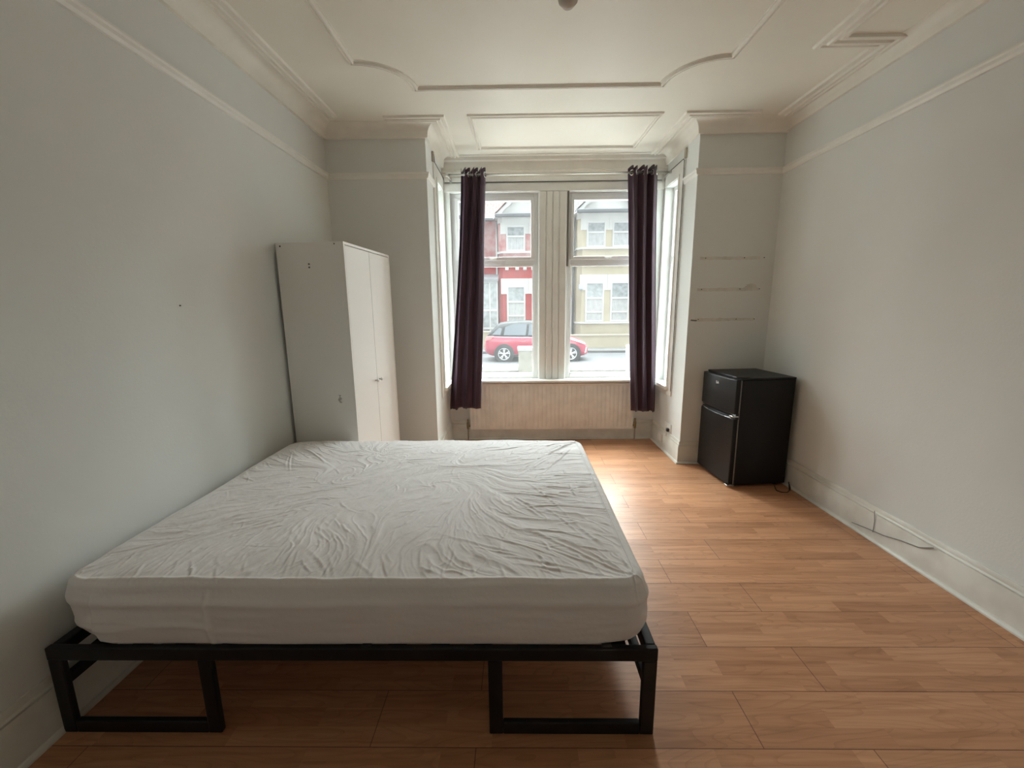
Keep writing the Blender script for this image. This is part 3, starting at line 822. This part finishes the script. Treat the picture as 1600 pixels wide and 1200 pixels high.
def gblur(a, sg):
    fx = np.fft.fftfreq(a.shape[0])[:, None]; fy = np.fft.fftfreq(a.shape[1])[None, :]
    return np.real(np.fft.ifft2(np.fft.fft2(a) * np.exp(-2 * (PI * sg) ** 2 * (fx * fx + fy * fy))))


# stretch folds: noise smeared along the pull of the cloth, which runs out from the middle to the edges
pull = np.arctan2((GY - cym) / LY * 2 + 1.9 * vnoise(GX * 3.7, GY * 3.7, 41) + .5 * vnoise(GX * 8, GY * 8, 45),
                  (GX - cxm) / LX * 2 + 1.9 * vnoise(GX * 3.7, GY * 3.7, 42) + .5 * vnoise(GX * 8, GY * 8, 46))
vx, vy = np.cos(pull), np.sin(pull); II, JJ = np.meshgrid(np.arange(NX), np.arange(NY), indexing='ij')


def smear(seed, sg, steps):
    nz = gblur(np.random.default_rng(seed).normal(size=(NX, NY)), sg); acc = nz.copy()
    for sn in (1, -1):
        fi, fj = II.astype(float), JJ.astype(float); di, dj = vx * sn, vy * sn
        for _ in range(steps):
            fi = fi + di; fj = fj + dj
            a_, c_ = np.clip(fi.round().astype(int), 0, NX - 1), np.clip(fj.round().astype(int), 0, NY - 1)
            ni, nj = vx[a_, c_], vy[a_, c_]; fl = np.where(ni * di + nj * dj < 0, -1, 1); di, dj = ni * fl, nj * fl
            acc += nz[a_, c_]
    acc = gblur(acc, .7); return acc / acc.std()


s1, s2, s3 = smear(5, 4.2, 55), smear(6, 2.6, 38), smear(8, 3.2, 46)
mk1 = np.clip(.55 + 1.5 * vnoise(GX * 4, GY * 4, 51), 0, 1); mk2 = np.clip(.5 + 1.6 * vnoise(GX * 5, GY * 5, 52), 0, 1)
hz += .0014 * s1 + .0007 * s2 * mk2 + .0026 * mk1 * np.exp(-(s3 / .30) ** 2) + .0016 * mk2 * np.exp(-(s2 / .3) ** 2)
for k_ in range(170):
    px, py = rng.random() * LX, rng.random() * LY
    a_ = pull[min(NX - 1, int(px / LX * NX)), min(NY - 1, int(py / LY * NY))] + rng.normal() * .7
    stamp(px, py, a_, rng.uniform(.04, .16), rng.uniform(.0008, .0028), rng.uniform(.0032, .0055), rng.normal() * .12)
# fans of stretch folds running in from the corners and the right edge
for (ex, ey, aa, sp, nn) in ((LX, LY, PI * 1.22, .5, 22), (LX, 0, PI * .80, .5, 16), (0, 0, PI * .2, .5, 12), (0, LY, -PI * .22, .5, 10)):
    for k_ in range(nn):
        a_ = aa + rng.uniform(-sp, sp); d_ = rng.uniform(.10, .62); ln = rng.uniform(.16, .5)
        stamp(ex + math.cos(a_) * d_, ey + math.sin(a_) * d_, a_, ln, rng.uniform(.0014, .0034), rng.uniform(.0035, .0068), rng.normal() * .03)
for k_ in range(46):
    py = rng.random() * LY; stamp(LX - rng.uniform(.06, .35), py, PI + rng.normal() * .12 + (py / LY - .5) * .7, rng.uniform(.14, .42), rng.uniform(.0012, .003), rng.uniform(.0035, .0065), rng.normal() * .05)
for k_ in range(60):
    px = rng.random() * LX; stamp(px, rng.uniform(.02, .14), PI / 2 + rng.normal() * .5, rng.uniform(.06, .2), rng.uniform(.0010, .0025), rng.uniform(.0035, .006), rng.normal() * .05)
# edge rounding, seam ridge
ed = np.minimum(np.minimum(GX, LX - GX), np.minimum(GY, LY - GY))
R_ = .030
drop = np.where(ed < R_, R_ - np.sqrt(np.maximum(0, R_ * R_ - (R_ - ed) ** 2)), 0)
damp = np.clip(ed / .05, 0.12, 1)
crown = .018 * (1 - ((GX / LX - .5) * 2) ** 4) * (1 - ((GY / LY - .5) * 2) ** 4)
seam = .0035 * np.exp(-((LX - GX - .040) / .004) ** 2) + .003 * np.exp(-((GY - .022) / .005) ** 2)
Zt = mzt - .012 + crown + hz * damp - drop + seam
edge_w = .008 * vnoise(GX * 5, GY * 5, 5); Zt += edge_w * np.clip(1 - ed / .08, 0, 1)
# rounded plan corners
rc = .075


def round_plan(X, Y):
    qx = np.abs(X - LX / 2) - (LX / 2 - rc); qy = np.abs(Y - LY / 2) - (LY / 2 - rc)
    both = (qx > 0) & (qy > 0)
    mm = np.maximum(qx, qy); ll = np.hypot(qx, qy) + 1e-9; s_ = np.where(both, mm / ll, 1)
    return np.where(both, LX / 2 + np.sign(X - LX / 2) * (LX / 2 - rc + qx * s_), X), np.where(both, LY / 2 + np.sign(Y - LY / 2) * (LY / 2 - rc + qy * s_), Y)


PX, PY = round_plan(GX, GY)
verts = np.stack([PX, PY, Zt], -1).reshape(-1, 3)
idx = np.arange(NX * NY).reshape(NX, NY)
quads = np.stack([idx[:-1, :-1], idx[1:, :-1], idx[1:, 1:], idx[:-1, 1:]], -1).reshape(-1, 4)
per = list(idx[:, 0]) + list(idx[-1, 1:]) + list(idx[-2::-1, -1]) + list(idx[0, -2:0:-1])
NP = len(per); pv = verts[per]
nxt = np.roll(pv, -1, 0) - np.roll(pv, 1, 0); nrm = np.stack([nxt[:, 1], -nxt[:, 0]], -1)
for _ in range(3):
    nrm = (np.roll(nrm, 1, 0) + nrm + np.roll(nrm, -1, 0)) / 3
nrm /= np.linalg.norm(nrm, axis=1)[:, None] + 1e-9
NV = 34; rows = []; arc = np.cumsum(np.linalg.norm(nxt[:, :2], axis=1) / 2)
cornerness = np.clip(1 - np.hypot(np.abs(np.abs(pv[:, 0] - LX / 2) - LX / 2), np.abs(np.abs(pv[:, 1] - LY / 2) - LY / 2)) / .16, 0, 1)
for j in range(1, NV + 1):
    v_ = j / NV
    z = pv[:, 2] * (1 - v_) + mzb * v_
    off = .016 * math.sin(PI * min(1, v_ * 1.05)) ** .7 - (.026 * max(0, (v_ - .85) / .15) ** 1.4)
    off = off - cornerness * .050 * max(0, (v_ - .55) / .45) ** 2
    off = off - np.where(pv[:, 0] < .12, cornerness, 0) * .045 * v_
    fold = .0075 * vnoise(arc * 3.5 + 3 * v_, np.full(NP, v_ * 3.2), 21) + .0035 * vnoise(arc * 9 + 2 * v_, np.full(NP, v_ * 11), 22) + .0016 * vnoise(arc * 22, np.full(NP, v_ * 30), 23)
    fold = fold * math.sin(PI * min(1, .08 + .9 * v_))
    lip = .006 * math.exp(-((v_ - .16) / .07) ** 2) * (1 + 1.2 * vnoise(arc * 4, np.full(NP, 1.5), 31))
    near = (pv[:, 1] < .02)
    vert = np.where(near, .004 * np.exp(-((pv[:, 0] - .49) / .009) ** 2), 0)
    hor = np.where(near & (pv[:, 0] < .50), .005 * np.exp(-((v_ - .55 - .04 * np.sin(pv[:, 0] * 13)) / .05) ** 2), 0)
    o_ = off + fold + lip + vert + hor
    rows.append(np.stack([pv[:, 0] + nrm[:, 0] * o_, pv[:, 1] + nrm[:, 1] * o_, z], -1))
base_i = len(verts)
allv = np.concatenate([verts] + rows, 0) + np.array([mx0, my0, 0])
faces = [tuple(f) for f in quads.tolist()]
for j in range(NV):
    a = per if j == 0 else [base_i + (j - 1) * NP + i for i in range(NP)]
    c = [base_i + j * NP + i for i in range(NP)]
    for i in range(NP):
        i2 = (i + 1) % NP
        faces.append((int(a[i]), int(c[i]), int(c[i2]), int(a[i2])))
faces.append(tuple(base_i + (NV - 1) * NP + i for i in range(NP)))
me = bpy.data.meshes.new('mattress'); me.from_pydata(allv.tolist(), [], faces); me.materials.append(M['fabric']); me.shade_smooth()
bm = bmesh.new(); bm.from_mesh(me); bmesh.ops.recalc_face_normals(bm, faces=bm.faces); bm.to_mesh(me); bm.free()
mo = bpy.data.objects.new('mattress', me); COL.objects.link(mo)
tag(mo, 'thick double mattress in a creased white fitted protector on the black bed frame', 'mattress')
# stitched seam of the protector along its window-side and right edges
pts = []
for j in range(6, NY - 6, 3):
    i = int(NX * (1 - .040 / LX)); pts.append((mx0 + PX[i, j], my0 + PY[i, j], Zt[i, j] + .0005))
b = MB(); b.tube(pts, .0016, 6); b.build('seam', M['fabric'], mo, smooth=True)

# ================================================================== outdoors
GZ = -0.62
b = MB(); b.box(-14, 16, 9.6, 19.2, GZ - .2, GZ)
struct(b.build('street_road', M['asphalt']), 'grey asphalt street outside the window', 'road')
b = MB(); b.box(-14, 16, 7.5, 9.6, GZ - .2, GZ + .10); struct(b.build('street_pavement', M['slab']), 'pale pavement on this side of the street', 'pavement')
b = MB(); b.box(-14, 16, 18.4, 30, GZ - .2, GZ + .10); struct(b.build('street_pavement', M['slab']), 'pale pavement in front of the terrace across the street', 'pavement')
b = MB(); b.box(-14, 16, YW + .21, 7.5, GZ - .2, GZ + .05); struct(b.build('front_yard', M['pavement']), 'concrete front yard below the bay window', 'ground')
# this house's own front: blocks sky light from behind, as the real house does
b = MB(); b.box(-8, XL(YB) - T - .01, YB + .0, YB + T, GZ, 6.5); b.box(XR(YB) + T + .01, 8, YB, YB + T, GZ, 6.5); b.box(XL(YB) - T, XR(YB) + T, YB, YB + T, ZC + .11, 6.5); b.box(BL - T, BR + T, YB + T, YW + .2, ZC + .11, 5.8)
struct(b.build('house_front', M['render_white']), 'outside front of this house above and beside the bay', 'house front')

# low garden wall and pillar in front of the window
t = thing('garden_wall', 'low white garden wall with pale coping outside the window', 'garden wall', (0, 7.5, GZ))
b = MB(); b.box(-6, .03, -.1, .1, 0, .88); b.box(.31, 1.95, -.1, .1, 0, .88); b.build('wall_body', M['creamblock'], t)
b = MB(); b.box(-6, .03, -.14, .14, .88, .965); b.box(.31, 1.95, -.14, .14, .88, .965); b.build('coping', M['coping'], t, bevel=.01)
t = thing('gate_pillar', 'squat cream block pillar at the garden wall in front of the red car', 'pillar', (.17, 7.5, GZ))
b = MB(); b.box(-.15, .15, -.16, .16, 0, 1.24); b.build('pillar_body', M['creamblock'], t, bevel=.008)
b = MB(); b.box(-.165, .165, -.18, .18, 1.24, 1.30); b.build('pillar_cap', M['coping'], t, bevel=.012)
t = thing('garden_gate', 'small white metal garden gate at the right end of the garden wall', 'gate', (2.0, 7.5, GZ))
b = MB(); b.box(-.03, .03, -.03, .03, 0, 1.32); b.build('gate_post', M['frame_white'], t)
b = MB(); b.tube([(0.03, 0, 1.2), (.35, 0, .95), (.9, 0, .95)], .02, 8); b.build('gate_bar', M['frame_white'], t, smooth=True)
b = MB(); b.tube([(0, 0, .3), (.9, 0, .3)], .02, 8); b.build('gate_bar', M['frame_white'], t, smooth=True)
for i in range(6):
    b = MB(); x = .1 + i * .14; b.tube([(x, 0, .3), (x, 0, 1.2 - .25 * min(1, x / .35))], .01, 6); b.build('gate_rod', M['frame_white'], t)


# ------------------------------------------------------------------ terrace houses
def house(name, label, x0, z_off, wall_up, wall_low, trim_m, tile, porch):
    """x0: left edge of the bay; bay is 3.0 m wide, door side is 0.85 m to its left"""
    W, DS = 2.88, .88; yb, ym, g = 21.0, 21.8, GZ + .1
    t = thing(name, label, 'house', (x0, yb, g), group=None)
    Z = lambda z: z - g + z_off            # scene height -> local
    L = lambda y: y - yb
    b = MB(); b.box(-DS, W + .115, L(ym), L(ym) + 5, 0, Z(3.5)); b.build('lower_wall', M[wall_low], t)
    b = MB(); b.box(-DS, W + .115, L(ym), L(ym) + 5, Z(3.5), Z(5.72)); b.build('upper_wall', M[wall_up], t)
    # projecting bay: canted corners
    def bay(z0, z1, m, nm, e=0.0):
        b = MB(); b.prism([(-e, .8, z0), (-e, .28 - e, z0), (.22 - e, -e, z0), (W - .22 + e, -e, z0), (W + e, .28 - e, z0), (W + e, .8, z0)], (0, 0, z0), (0, 0, z1)); return b.build(nm, M[m], t)
    bay(0, Z(.50), wall_low, 'bay_plinth'); bay(Z(2.80), Z(3.46), wall_low, 'bay_band'); bay(Z(.50), Z(2.80), wall_low, 'bay_lower'); bay(Z(3.60), Z(5.42), wall_up, 'bay_upper')
    bay(Z(.42), Z(.50), trim_m, 'bay_sill', .05); bay(Z(3.46), Z(3.60), trim_m, 'bay_cornice', .09); bay(Z(4.00), Z(4.09), trim_m, 'bay_ledge', .06)
    bay(Z(5.42), Z(5.66), trim_m, 'bay_head', .03)
    for x in (.42, .92, 1.30, 1.70, 2.10, 2.58):
        b = MB(); b.box(x - .09, x + .09, -.075, .02, Z(3.20 + (.0)), Z(3.46)); b.build('bracket', M[trim_m], t, bevel=.02)
    # window surrounds, windows
    for (z0, z1, hd) in ((.50, 2.44, 2.80), (4.09, 5.27, 5.42)):
        for xc in (.86, 2.10):
            hw = .46
            el, er = (.28, .155) if xc < 1.4 else (.155, .28)
            b = MB(); b.box(xc - hw - el, xc + hw + er, -.035, .02, Z(z1), Z(hd)); b.box(xc - hw - el, xc - hw, -.035, .02, Z(z1 - .38), Z(z1)); b.box(xc + hw, xc + hw + er, -.035, .02, Z(z1 - .38), Z(z1)); b.build('window_head', M[trim_m], t)
            b = MB(); fw = .075
            b.box(xc - hw, xc - hw + fw, -.05, .02, Z(z0), Z(z1)); b.box(xc + hw - fw, xc + hw, -.05, .02, Z(z0), Z(z1)); b.box(xc - hw + fw, xc + hw - fw, -.05, .02, Z(z0), Z(z0) + fw); b.box(xc - hw + fw, xc + hw - fw, -.05, .02, Z(z1) - fw, Z(z1))
            zt_ = z0 + (z1 - z0) * (.60 if z0 < 1 else .58); b.box(xc - hw + fw, xc + hw - fw, -.045, .02, Z(zt_) - .045, Z(zt_) + .045)
            if z0 < 1:
                b.box(xc - hw + fw, xc + hw - fw, -.045, .02, Z(.98) - .035, Z(.98) + .035)
            wn = b.build('window', M['frame_white'], t, bevel=.012)
            b = MB(); b.box(xc - hw + fw * .5, xc + hw - fw * .5, -.012, .01, Z(z0) + .03, Z(z1) - .03); b.build('pane', M['net'], wn)
            b = MB()
            for q_ in range(11):
                x = xc - hw + fw + .03 + (2 * hw - 2 * fw - .06) * q_ / 10; b.box(x - .018, x + .018, -.018, -.011, Z(z0) + .06, Z(zt_) - .05)
            b.build('net_curtain', M['frame_white'] if z0 > 1 else M['render_white'], wn)
    # gutter and soffit
    b = MB(); b.prism([(-DS, L(ym) - .3, Z(5.66)), (-.25, L(ym) - .3, Z(5.66)), (-.1, -.22, Z(5.66)), (W + .09, -.22, Z(5.66)), (W + .09, L(ym) + .3, Z(5.66)), (-DS, L(ym) + .3, Z(5.66))], (0, 0, 0), (0, 0, .07)); b.build('soffit', M['render_white'], t)
    b = MB(); b.box(-DS, -.15, L(ym) - .40, L(ym) - .25, Z(5.60), Z(5.74)); b.box(-.12, W + .10, -.34, -.20, Z(5.62), Z(5.78)); b.build('gutter', M['gutter'], t, bevel=.03)
    # gable with bargeboards
    gx0, gx1, gz = -.08, W + .04, 5.80; ax = (gx0 + gx1) / 2; az = gz + (gx1 - gx0) / 2 * .95
    b = MB(); b.prism([(gx0, -.10, Z(gz)), (gx1, -.10, Z(gz)), (ax, -.10, Z(az))], (0, 0, 0), (0, .12, 0)); b.build('gable', M['render_white'], t)
    b = MB()
    for (xa, sg) in ((gx0, 1), (gx1, -1)):
        n = 24; ln = (gx1 - gx0) / 2 + .06
        top_ = [(xa - sg * .06 + sg * ln * i / n, -.22, Z(gz - .03 + ln * .95 * i / n)) for i in range(n + 1)]
        bot_ = [(p_[0] + sg * .05, p_[1], p_[2] - .20 - .06 * abs(math.sin(PI * 3.5 * i / n))) for i, p_ in enumerate(top_)]
        bot_ = [p_ for p_ in bot_ if sg * (p_[0] - ax) <= 0.02]
        b.prism(top_ + bot_[::-1], (0, 0, 0), (0, .06, 0))
    b.build('bargeboard', M['frame_white'], t)
    # roofs: main slope, and the gable roof running back into it
    def slope(pts, nm):
        me = bpy.data.meshes.new(nm); me.from_pydata(pts, [], [tuple(range(len(pts)))]); uvl = me.uv_layers.new()
        p0 = Vector(pts[0]); ux = (Vector(pts[1]) - p0).normalized(); nr = me.polygons[0].normal; uy = nr.cross(ux)
        for lp in me.loops:
            d_ = Vector(pts[lp.vertex_index]) - p0; uvl.data[lp.index].uv = (d_.dot(ux), d_.dot(uy))
        me.materials.append(M[tile]); o = bpy.data.objects.new(nm, me); COL.objects.link(o); o.parent = t
        sd = o.modifiers.new('tiles', 'SOLIDIFY'); sd.thickness = .06
    y0_, y1_ = L(ym) - .3, L(ym) + 3.2
    slope([(-DS, y0_, Z(5.74)), (W + .115, y0_, Z(5.74)), (W + .115, y1_, Z(8.5)), (-DS, y1_, Z(8.5))], 'roof')
    slope([(gx0 - .05, L(ym) + .6, Z(gz)), (gx0 - .05, -.24, Z(gz)), (ax, -.24, Z(az + .06)), (ax, 3.0, Z(az + .06))], 'gable_roof')
    slope([(gx1 + .05, -.24, Z(gz)), (gx1 + .05, L(ym) + .6, Z(gz)), (ax, 3.0, Z(az + .06)), (ax, -.24, Z(az + .06))], 'gable_roof')
    b = MB(); b.box(-DS + .0, -DS + .5, L(ym) + 2.8, L(ym) + 3.6, Z(8.2), Z(9.5)); b.build('chimney', M['redpaint'], t)
    # drain pipe
    b = MB(); b.tube([(-.10, L(ym) - .07, 0.1), (-.10, L(ym) - .07, Z(5.6))], .045, 8); b.build('drainpipe', M['gutter'] if not porch else M['frame_white'], t, smooth=True)
    if porch:
        pr = thing; b = MB(); px0, px1, py_ = -DS + .02, -.05, .12
        for x in (px0, px1 - .06):
            b.box(x, x + .06, py_, py_ + .06, .02, Z(2.72))
        for z in (.02, .85, 1.75, Z(2.62)):
            b.box(px0 + .06, px1 - .06, py_, py_ + .06, z, z + .09)
        b.box((px0 + px1) / 2 - .03, (px0 + px1) / 2 + .03, py_ + .01, py_ + .05, .1, Z(2.62))
        po = b.build('porch', M['frame_white'], t)
        b = MB(); b.box(px0 + .05, px1 - .05, py_ + .03, py_ + .035, .1, Z(2.64)); b.build('porch_glass', M['net'], po)
        b = MB(); b.prism([(px0, py_ - .08, Z(2.70)), (px1 + .04, py_ - .08, Z(2.70)), (px1 + .04, L(ym), Z(2.98)), (px0, L(ym), Z(2.98))], (0, 0, 0), (0, 0, .10)); b.build('porch_roof', M['lead'], po)
    else:
        b = MB(); b.box(-DS + .08, -.16, L(ym) - .06, L(ym) + .02, .05, Z(1.75)); dr = b.build('front_door', M['frame_white'], t)
        b = MB(); b.box(-DS + .2, -.28, L(ym) - .075, L(ym) - .05, Z(.6), Z(1.6)); b.build('door_glass', M['net'], dr)
    return t


house('terraced_house', 'terraced house with a dark red front, leftmost across the street behind the left curtain', -4.78, -.06, 'redpaint', 'redpaint', 'render_white', 'tile_red', True)
house('terraced_house', 'terraced house with faded pink upper wall and red lower wall, behind the car', -0.90, 0.0, 'pinkpaint', 'redpaint', 'render_white', 'tile_red', True)
house('terraced_house', 'cream rendered terraced house with white bay windows across the street', 2.98, .15, 'cream', 'cream', 'render_white', 'tile_grey', False)
house('terraced_house', 'pale rendered terraced house at the right edge, beyond the cream one', 6.86, .22, 'render_white', 'cream', 'render_white', 'tile_grey', False)
# cream house front garden wall, alarm box
t = thing('front_garden_wall', 'low cream garden wall in front of the cream house', 'garden wall', (3.7, 19.9, GZ + .1))
b = MB(); b.box(-1.2, 3.2, -.1, .1, 0, .55); b.build('wall_body', M['cream'], t)
b = MB(); b.box(-1.22, 3.22, -.13, .13, .55, .62); b.build('coping', M['cream'], t, bevel=.01)
t = thing('front_garden_wall', 'low cream garden wall in front of the red house, behind the car', 'garden wall', (-.6, 19.9, GZ + .1))
b = MB(); b.box(-3, 2.6, -.1, .1, 0, .75); b.build('wall_body', M['cream'], t)
b = MB(); b.box(-3.02, 2.62, -.13, .13, .75, .82); b.build('coping', M['cream'], t, bevel=.01)
b = MB(); b.box(3.04, 3.25, 20.87, 20.962, 2.25, 2.48)
tag(b.build('alarm_box', mat('pale_blue_box', (.40, .47, .55), .5), bevel=.02), 'pale blue alarm box on the corner of the cream house', 'alarm box')

# ------------------------------------------------------------------ red car
CL, CWd = 3.95, 1.70
car = thing('car', 'small red hatchback with a black roof parked across the street', 'car', (-1.24 + CL / 2, 15.5 + CWd / 2, GZ))
hw = CWd / 2


def lerp(tab, x):
    for (a, va), (c, vc) in zip(tab, tab[1:]):
        if x <= c:
            f = (x - a) / (c - a) if c > a else 0; f = max(0, f); return va + (vc - va) * f
    return tab[-1][1]


# stations along x from the tail (left, -) to the nose (right, +)
belt = [(-1.975, .62), (-1.95, .82), (-1.90, .96), (-1.80, 1.00), (-1.2, .98), (0, .955), (.75, .945), (1.05, .93), (1.40, .86), (1.68, .76), (1.85, .66), (1.94, .55), (1.975, .45)]
bot = [(-1.975, .40), (-1.90, .30), (-1.7, .22), (1.7, .19), (1.9, .22), (1.975, .30)]
wid = [(-1.975, .58), (-1.93, .70), (-1.85, .785), (-1.6, .835), (-1.0, .85), (1.0, .85), (1.5, .825), (1.75, .755), (1.9, .63), (1.975, .44)]
xs_ = sorted(set([round(-1.975 + 3.95 * i / 60, 4) for i in range(61)] + [-1.93, 1.93]))
b = MB(); vs = []; fs = []
for x in xs_:
    zb, z0, w_ = lerp(belt, x), lerp(bot, x), lerp(wid, x); h = zb - z0
    sec = [(-.0, z0), (-w_ * .86, z0), (-w_ * .97, z0 + h * .10), (-w_ * .985, z0 + h * .35), (-w_ * .99, z0 + h * .50), (-w_, z0 + h * .68), (-w_ * .985, z0 + h * .82), (-w_ * .95, z0 + h * .93), (-w_ * .86, zb), (-w_ * .45, zb + .02), (0, zb + .03)]
    sec = sec + [(-y, z) for y, z in sec[-2:0:-1]]
    vs += [(x, y, z) for y, z in sec]; m_ = len(sec)
for i in range(len(xs_) - 1):
    for k_ in range(m_):
        fs.append((i * m_ + k_, i * m_ + (k_ + 1) % m_, (i + 1) * m_ + (k_ + 1) % m_, (i + 1) * m_ + k_))
fs.append(tuple(range(m_))); fs.append(tuple(reversed([(len(xs_) - 1) * m_ + k_ for k_ in range(m_)])))
b.add(vs, fs); b.build('body', M['carred'], car, smooth=True)
# cabin
roof = [(-1.86, .99), (-1.72, 1.12), (-1.52, 1.32), (-1.40, 1.425), (-1.1, 1.475), (-.5, 1.505), (-.1, 1.495), (.25, 1.43), (.6, 1.25), (.9, 1.07), (1.10, .94)]
xs2 = [-1.86 + 2.96 * i / 44 for i in range(45)]
vs = []; fs = []
for x in xs2:
    zr, zb = lerp(roof, x), min(lerp(belt, x), lerp(roof, x)) - .02; h = zr - zb; wb = lerp(wid, x) * .93; wr = wb - .42 * h
    sec = [(-wb, zb), (-wb + .42 * h * .55, zb + h * .55), (-wr - .0, zb + h * .93), (-wr + .07, zr - .005), (-wr * .5, zr + .012), (0, zr + .018)]
    sec = sec + [(-y, z) for y, z in sec[-2::-1]]
    m_ = len(sec); vs += [(x, y, z) for y, z in sec]
for i in range(len(xs2) - 1):
    for k_ in range(m_ - 1):
        fs.append((i * m_ + k_, i * m_ + k_ + 1, (i + 1) * m_ + k_ + 1, (i + 1) * m_ + k_))
b = MB(); b.add(vs, fs); b.build('cabin', M['carblack'], car, smooth=True)


def side_glass(poly, nm, m, e=.006):
    """poly in (x,z), laid on the sloping cabin side, both sides"""
    for sg in (-1, 1):
        pts = []
        for x, z in poly:
            zb = min(lerp(belt, x), lerp(roof, x)) - .02; wb = lerp(wid, x) * .93; y = wb - .42 * (z - zb) + e
            pts.append((x, sg * y, z))
        b = MB(); b.prism(pts, (0, 0, 0), (0, sg * .012, 0)); b.build(nm, M[m], car)


side_glass([(-1.24, 1.00), (-.42, .985), (-.36, 1.40), (-.9, 1.40), (-1.18, 1.30)], 'rear_side_window', 'carglass')
side_glass([(-.33, .985), (.72, .965), (.55, 1.12), (.12, 1.38), (-.27, 1.405)], 'front_side_window', 'carglass')
side_glass([(-1.68, 1.02), (-1.36, 1.00), (-1.30, 1.25), (-1.42, 1.27)], 'quarter_window', 'carglass')
# rear window and windscreen
for nm, xa, xb in (('rear_window', -1.80, -1.48), ('windscreen', .36, 1.02)):
    vs = []; n = 6
    for i in range(n + 1):
        x = xa + (xb - xa) * i / n; zr = lerp(roof, x); zb = min(lerp(belt, x), zr) - .02; wr = lerp(wid, x) * .93 - .42 * (zr - zb) - .05
        vs += [(x, -wr, zr + .016), (x, 0, zr + .03), (x, wr, zr + .016)]
    fs = [(i * 3 + k_, i * 3 + k_ + 1, (i + 1) * 3 + k_ + 1, (i + 1) * 3 + k_) for i in range(n) for k_ in range(2)]
    b = MB(); b.add(vs, fs); o = b.build(nm, M['carglass'], car); sd = o.modifiers.new('glass', 'SOLIDIFY'); sd.thickness = .01
for sg in (-1, 1):
    b = MB(); b.prism([(-1.93, sg * .72, .78), (-1.72, sg * .815, .84), (-1.60, sg * .815, .97), (-1.88, sg * .72, .96)], (0, 0, 0), (0, sg * .03, 0)); b.build('tail_light', M['lampred'], car, bevel=.008)
    b = MB(); b.prism([(1.30, sg * .80, .80), (1.68, sg * .755, .68), (1.83, sg * .66, .62), (1.80, sg * .66, .70), (1.50, sg * .765, .81)], (0, 0, 0), (0, sg * .045, 0)); b.build('headlight', M['lampwhite'], car, bevel=.008)
    b = MB(); b.prism([(1.80, sg * .70, .30), (1.87, sg * .64, .33), (1.90, sg * .62, .52), (1.85, sg * .66, .50)], (0, 0, 0), (0, sg * .03, 0)); b.build('fog_light', M['lampwhite'], car, bevel=.005)
    b = MB(); b.box(.62, .78, sg * .90 - .06, sg * .90 + .06, .97, 1.09); b.build('mirror', M['carblack'], car, bevel=.03)
    for x in (-.62, .30):
        b = MB(); b.box(x, x + .16, sg * .853 - .012, sg * .853 + .012, .82, .845); b.build('door_handle', M['carred'], car, bevel=.006)
    b = MB(); b.box(-1.05, .95, sg * .83 - .02, sg * .83 + .02, .19, .27); b.build('sill_trim', M['black_plastic'], car, bevel=.01)
    for x in (-1.23, 1.27):
        R0 = Matrix.Translation((x, sg * .79, .30)) @ Matrix.Rotation(-sg * PI / 2, 4, 'X')
        b = MB(); b.lathe([(.375, -.05), (.375, .058), (.33, .066)], R0, 40); b.build('wheel_arch', M['black_plastic'], car)
        b = MB(); b.lathe([(.22, -.1), (.30, -.1), (.312, -.07), (.312, .07), (.30, .082), (.225, .085), (.22, .04)], R0, 40); wh = b.build('wheel', M['rubber'], car, smooth=False); soft(wh)
        b = MB(); b.lathe([(.215, .062), (.225, .088), (.205, .086), (.200, .055), (.05, .050)], R0, 40)
        for k_ in range(5):
            for off in (-.17, .17):
                a = 2 * PI * k_ / 5 + .3; a2 = a + off
                p0 = Vector((.03 * math.cos(a), .03 * math.sin(a), .076)); p1 = Vector((.21 * math.cos(a2), .21 * math.sin(a2), .080)); dr_ = (p1 - p0).normalized(); sd_ = dr_.cross(Vector((0, 0, 1))) * .017
                dn = Vector((0, 0, -.02))
                q8 = [p0 - sd_ + dn, p1 - sd_ + dn, p1 + sd_ + dn, p0 + sd_ + dn]
                b.add([R0 @ v for v in q8] + [R0 @ (v - dn) for v in q8], [(3, 2, 1, 0), (4, 5, 6, 7), (0, 1, 5, 4), (1, 2, 6, 5), (2, 3, 7, 6), (3, 0, 4, 7)])
        b.lathe([(.055, .05), (.055, .084), (.03, .088)], R0, 20)
        soft(b.build('alloy_rim', M['alloy'], wh))
b = MB(); b.box(1.90, 1.972, -.36, .36, .30, .42); b.build('grille', M['black_plastic'], car, bevel=.02)
b = MB(); b.box(-1.985, -1.965, -.26, .26, .60, .71); b.build('number_plate', M['frame_white'], car, bevel=.004)
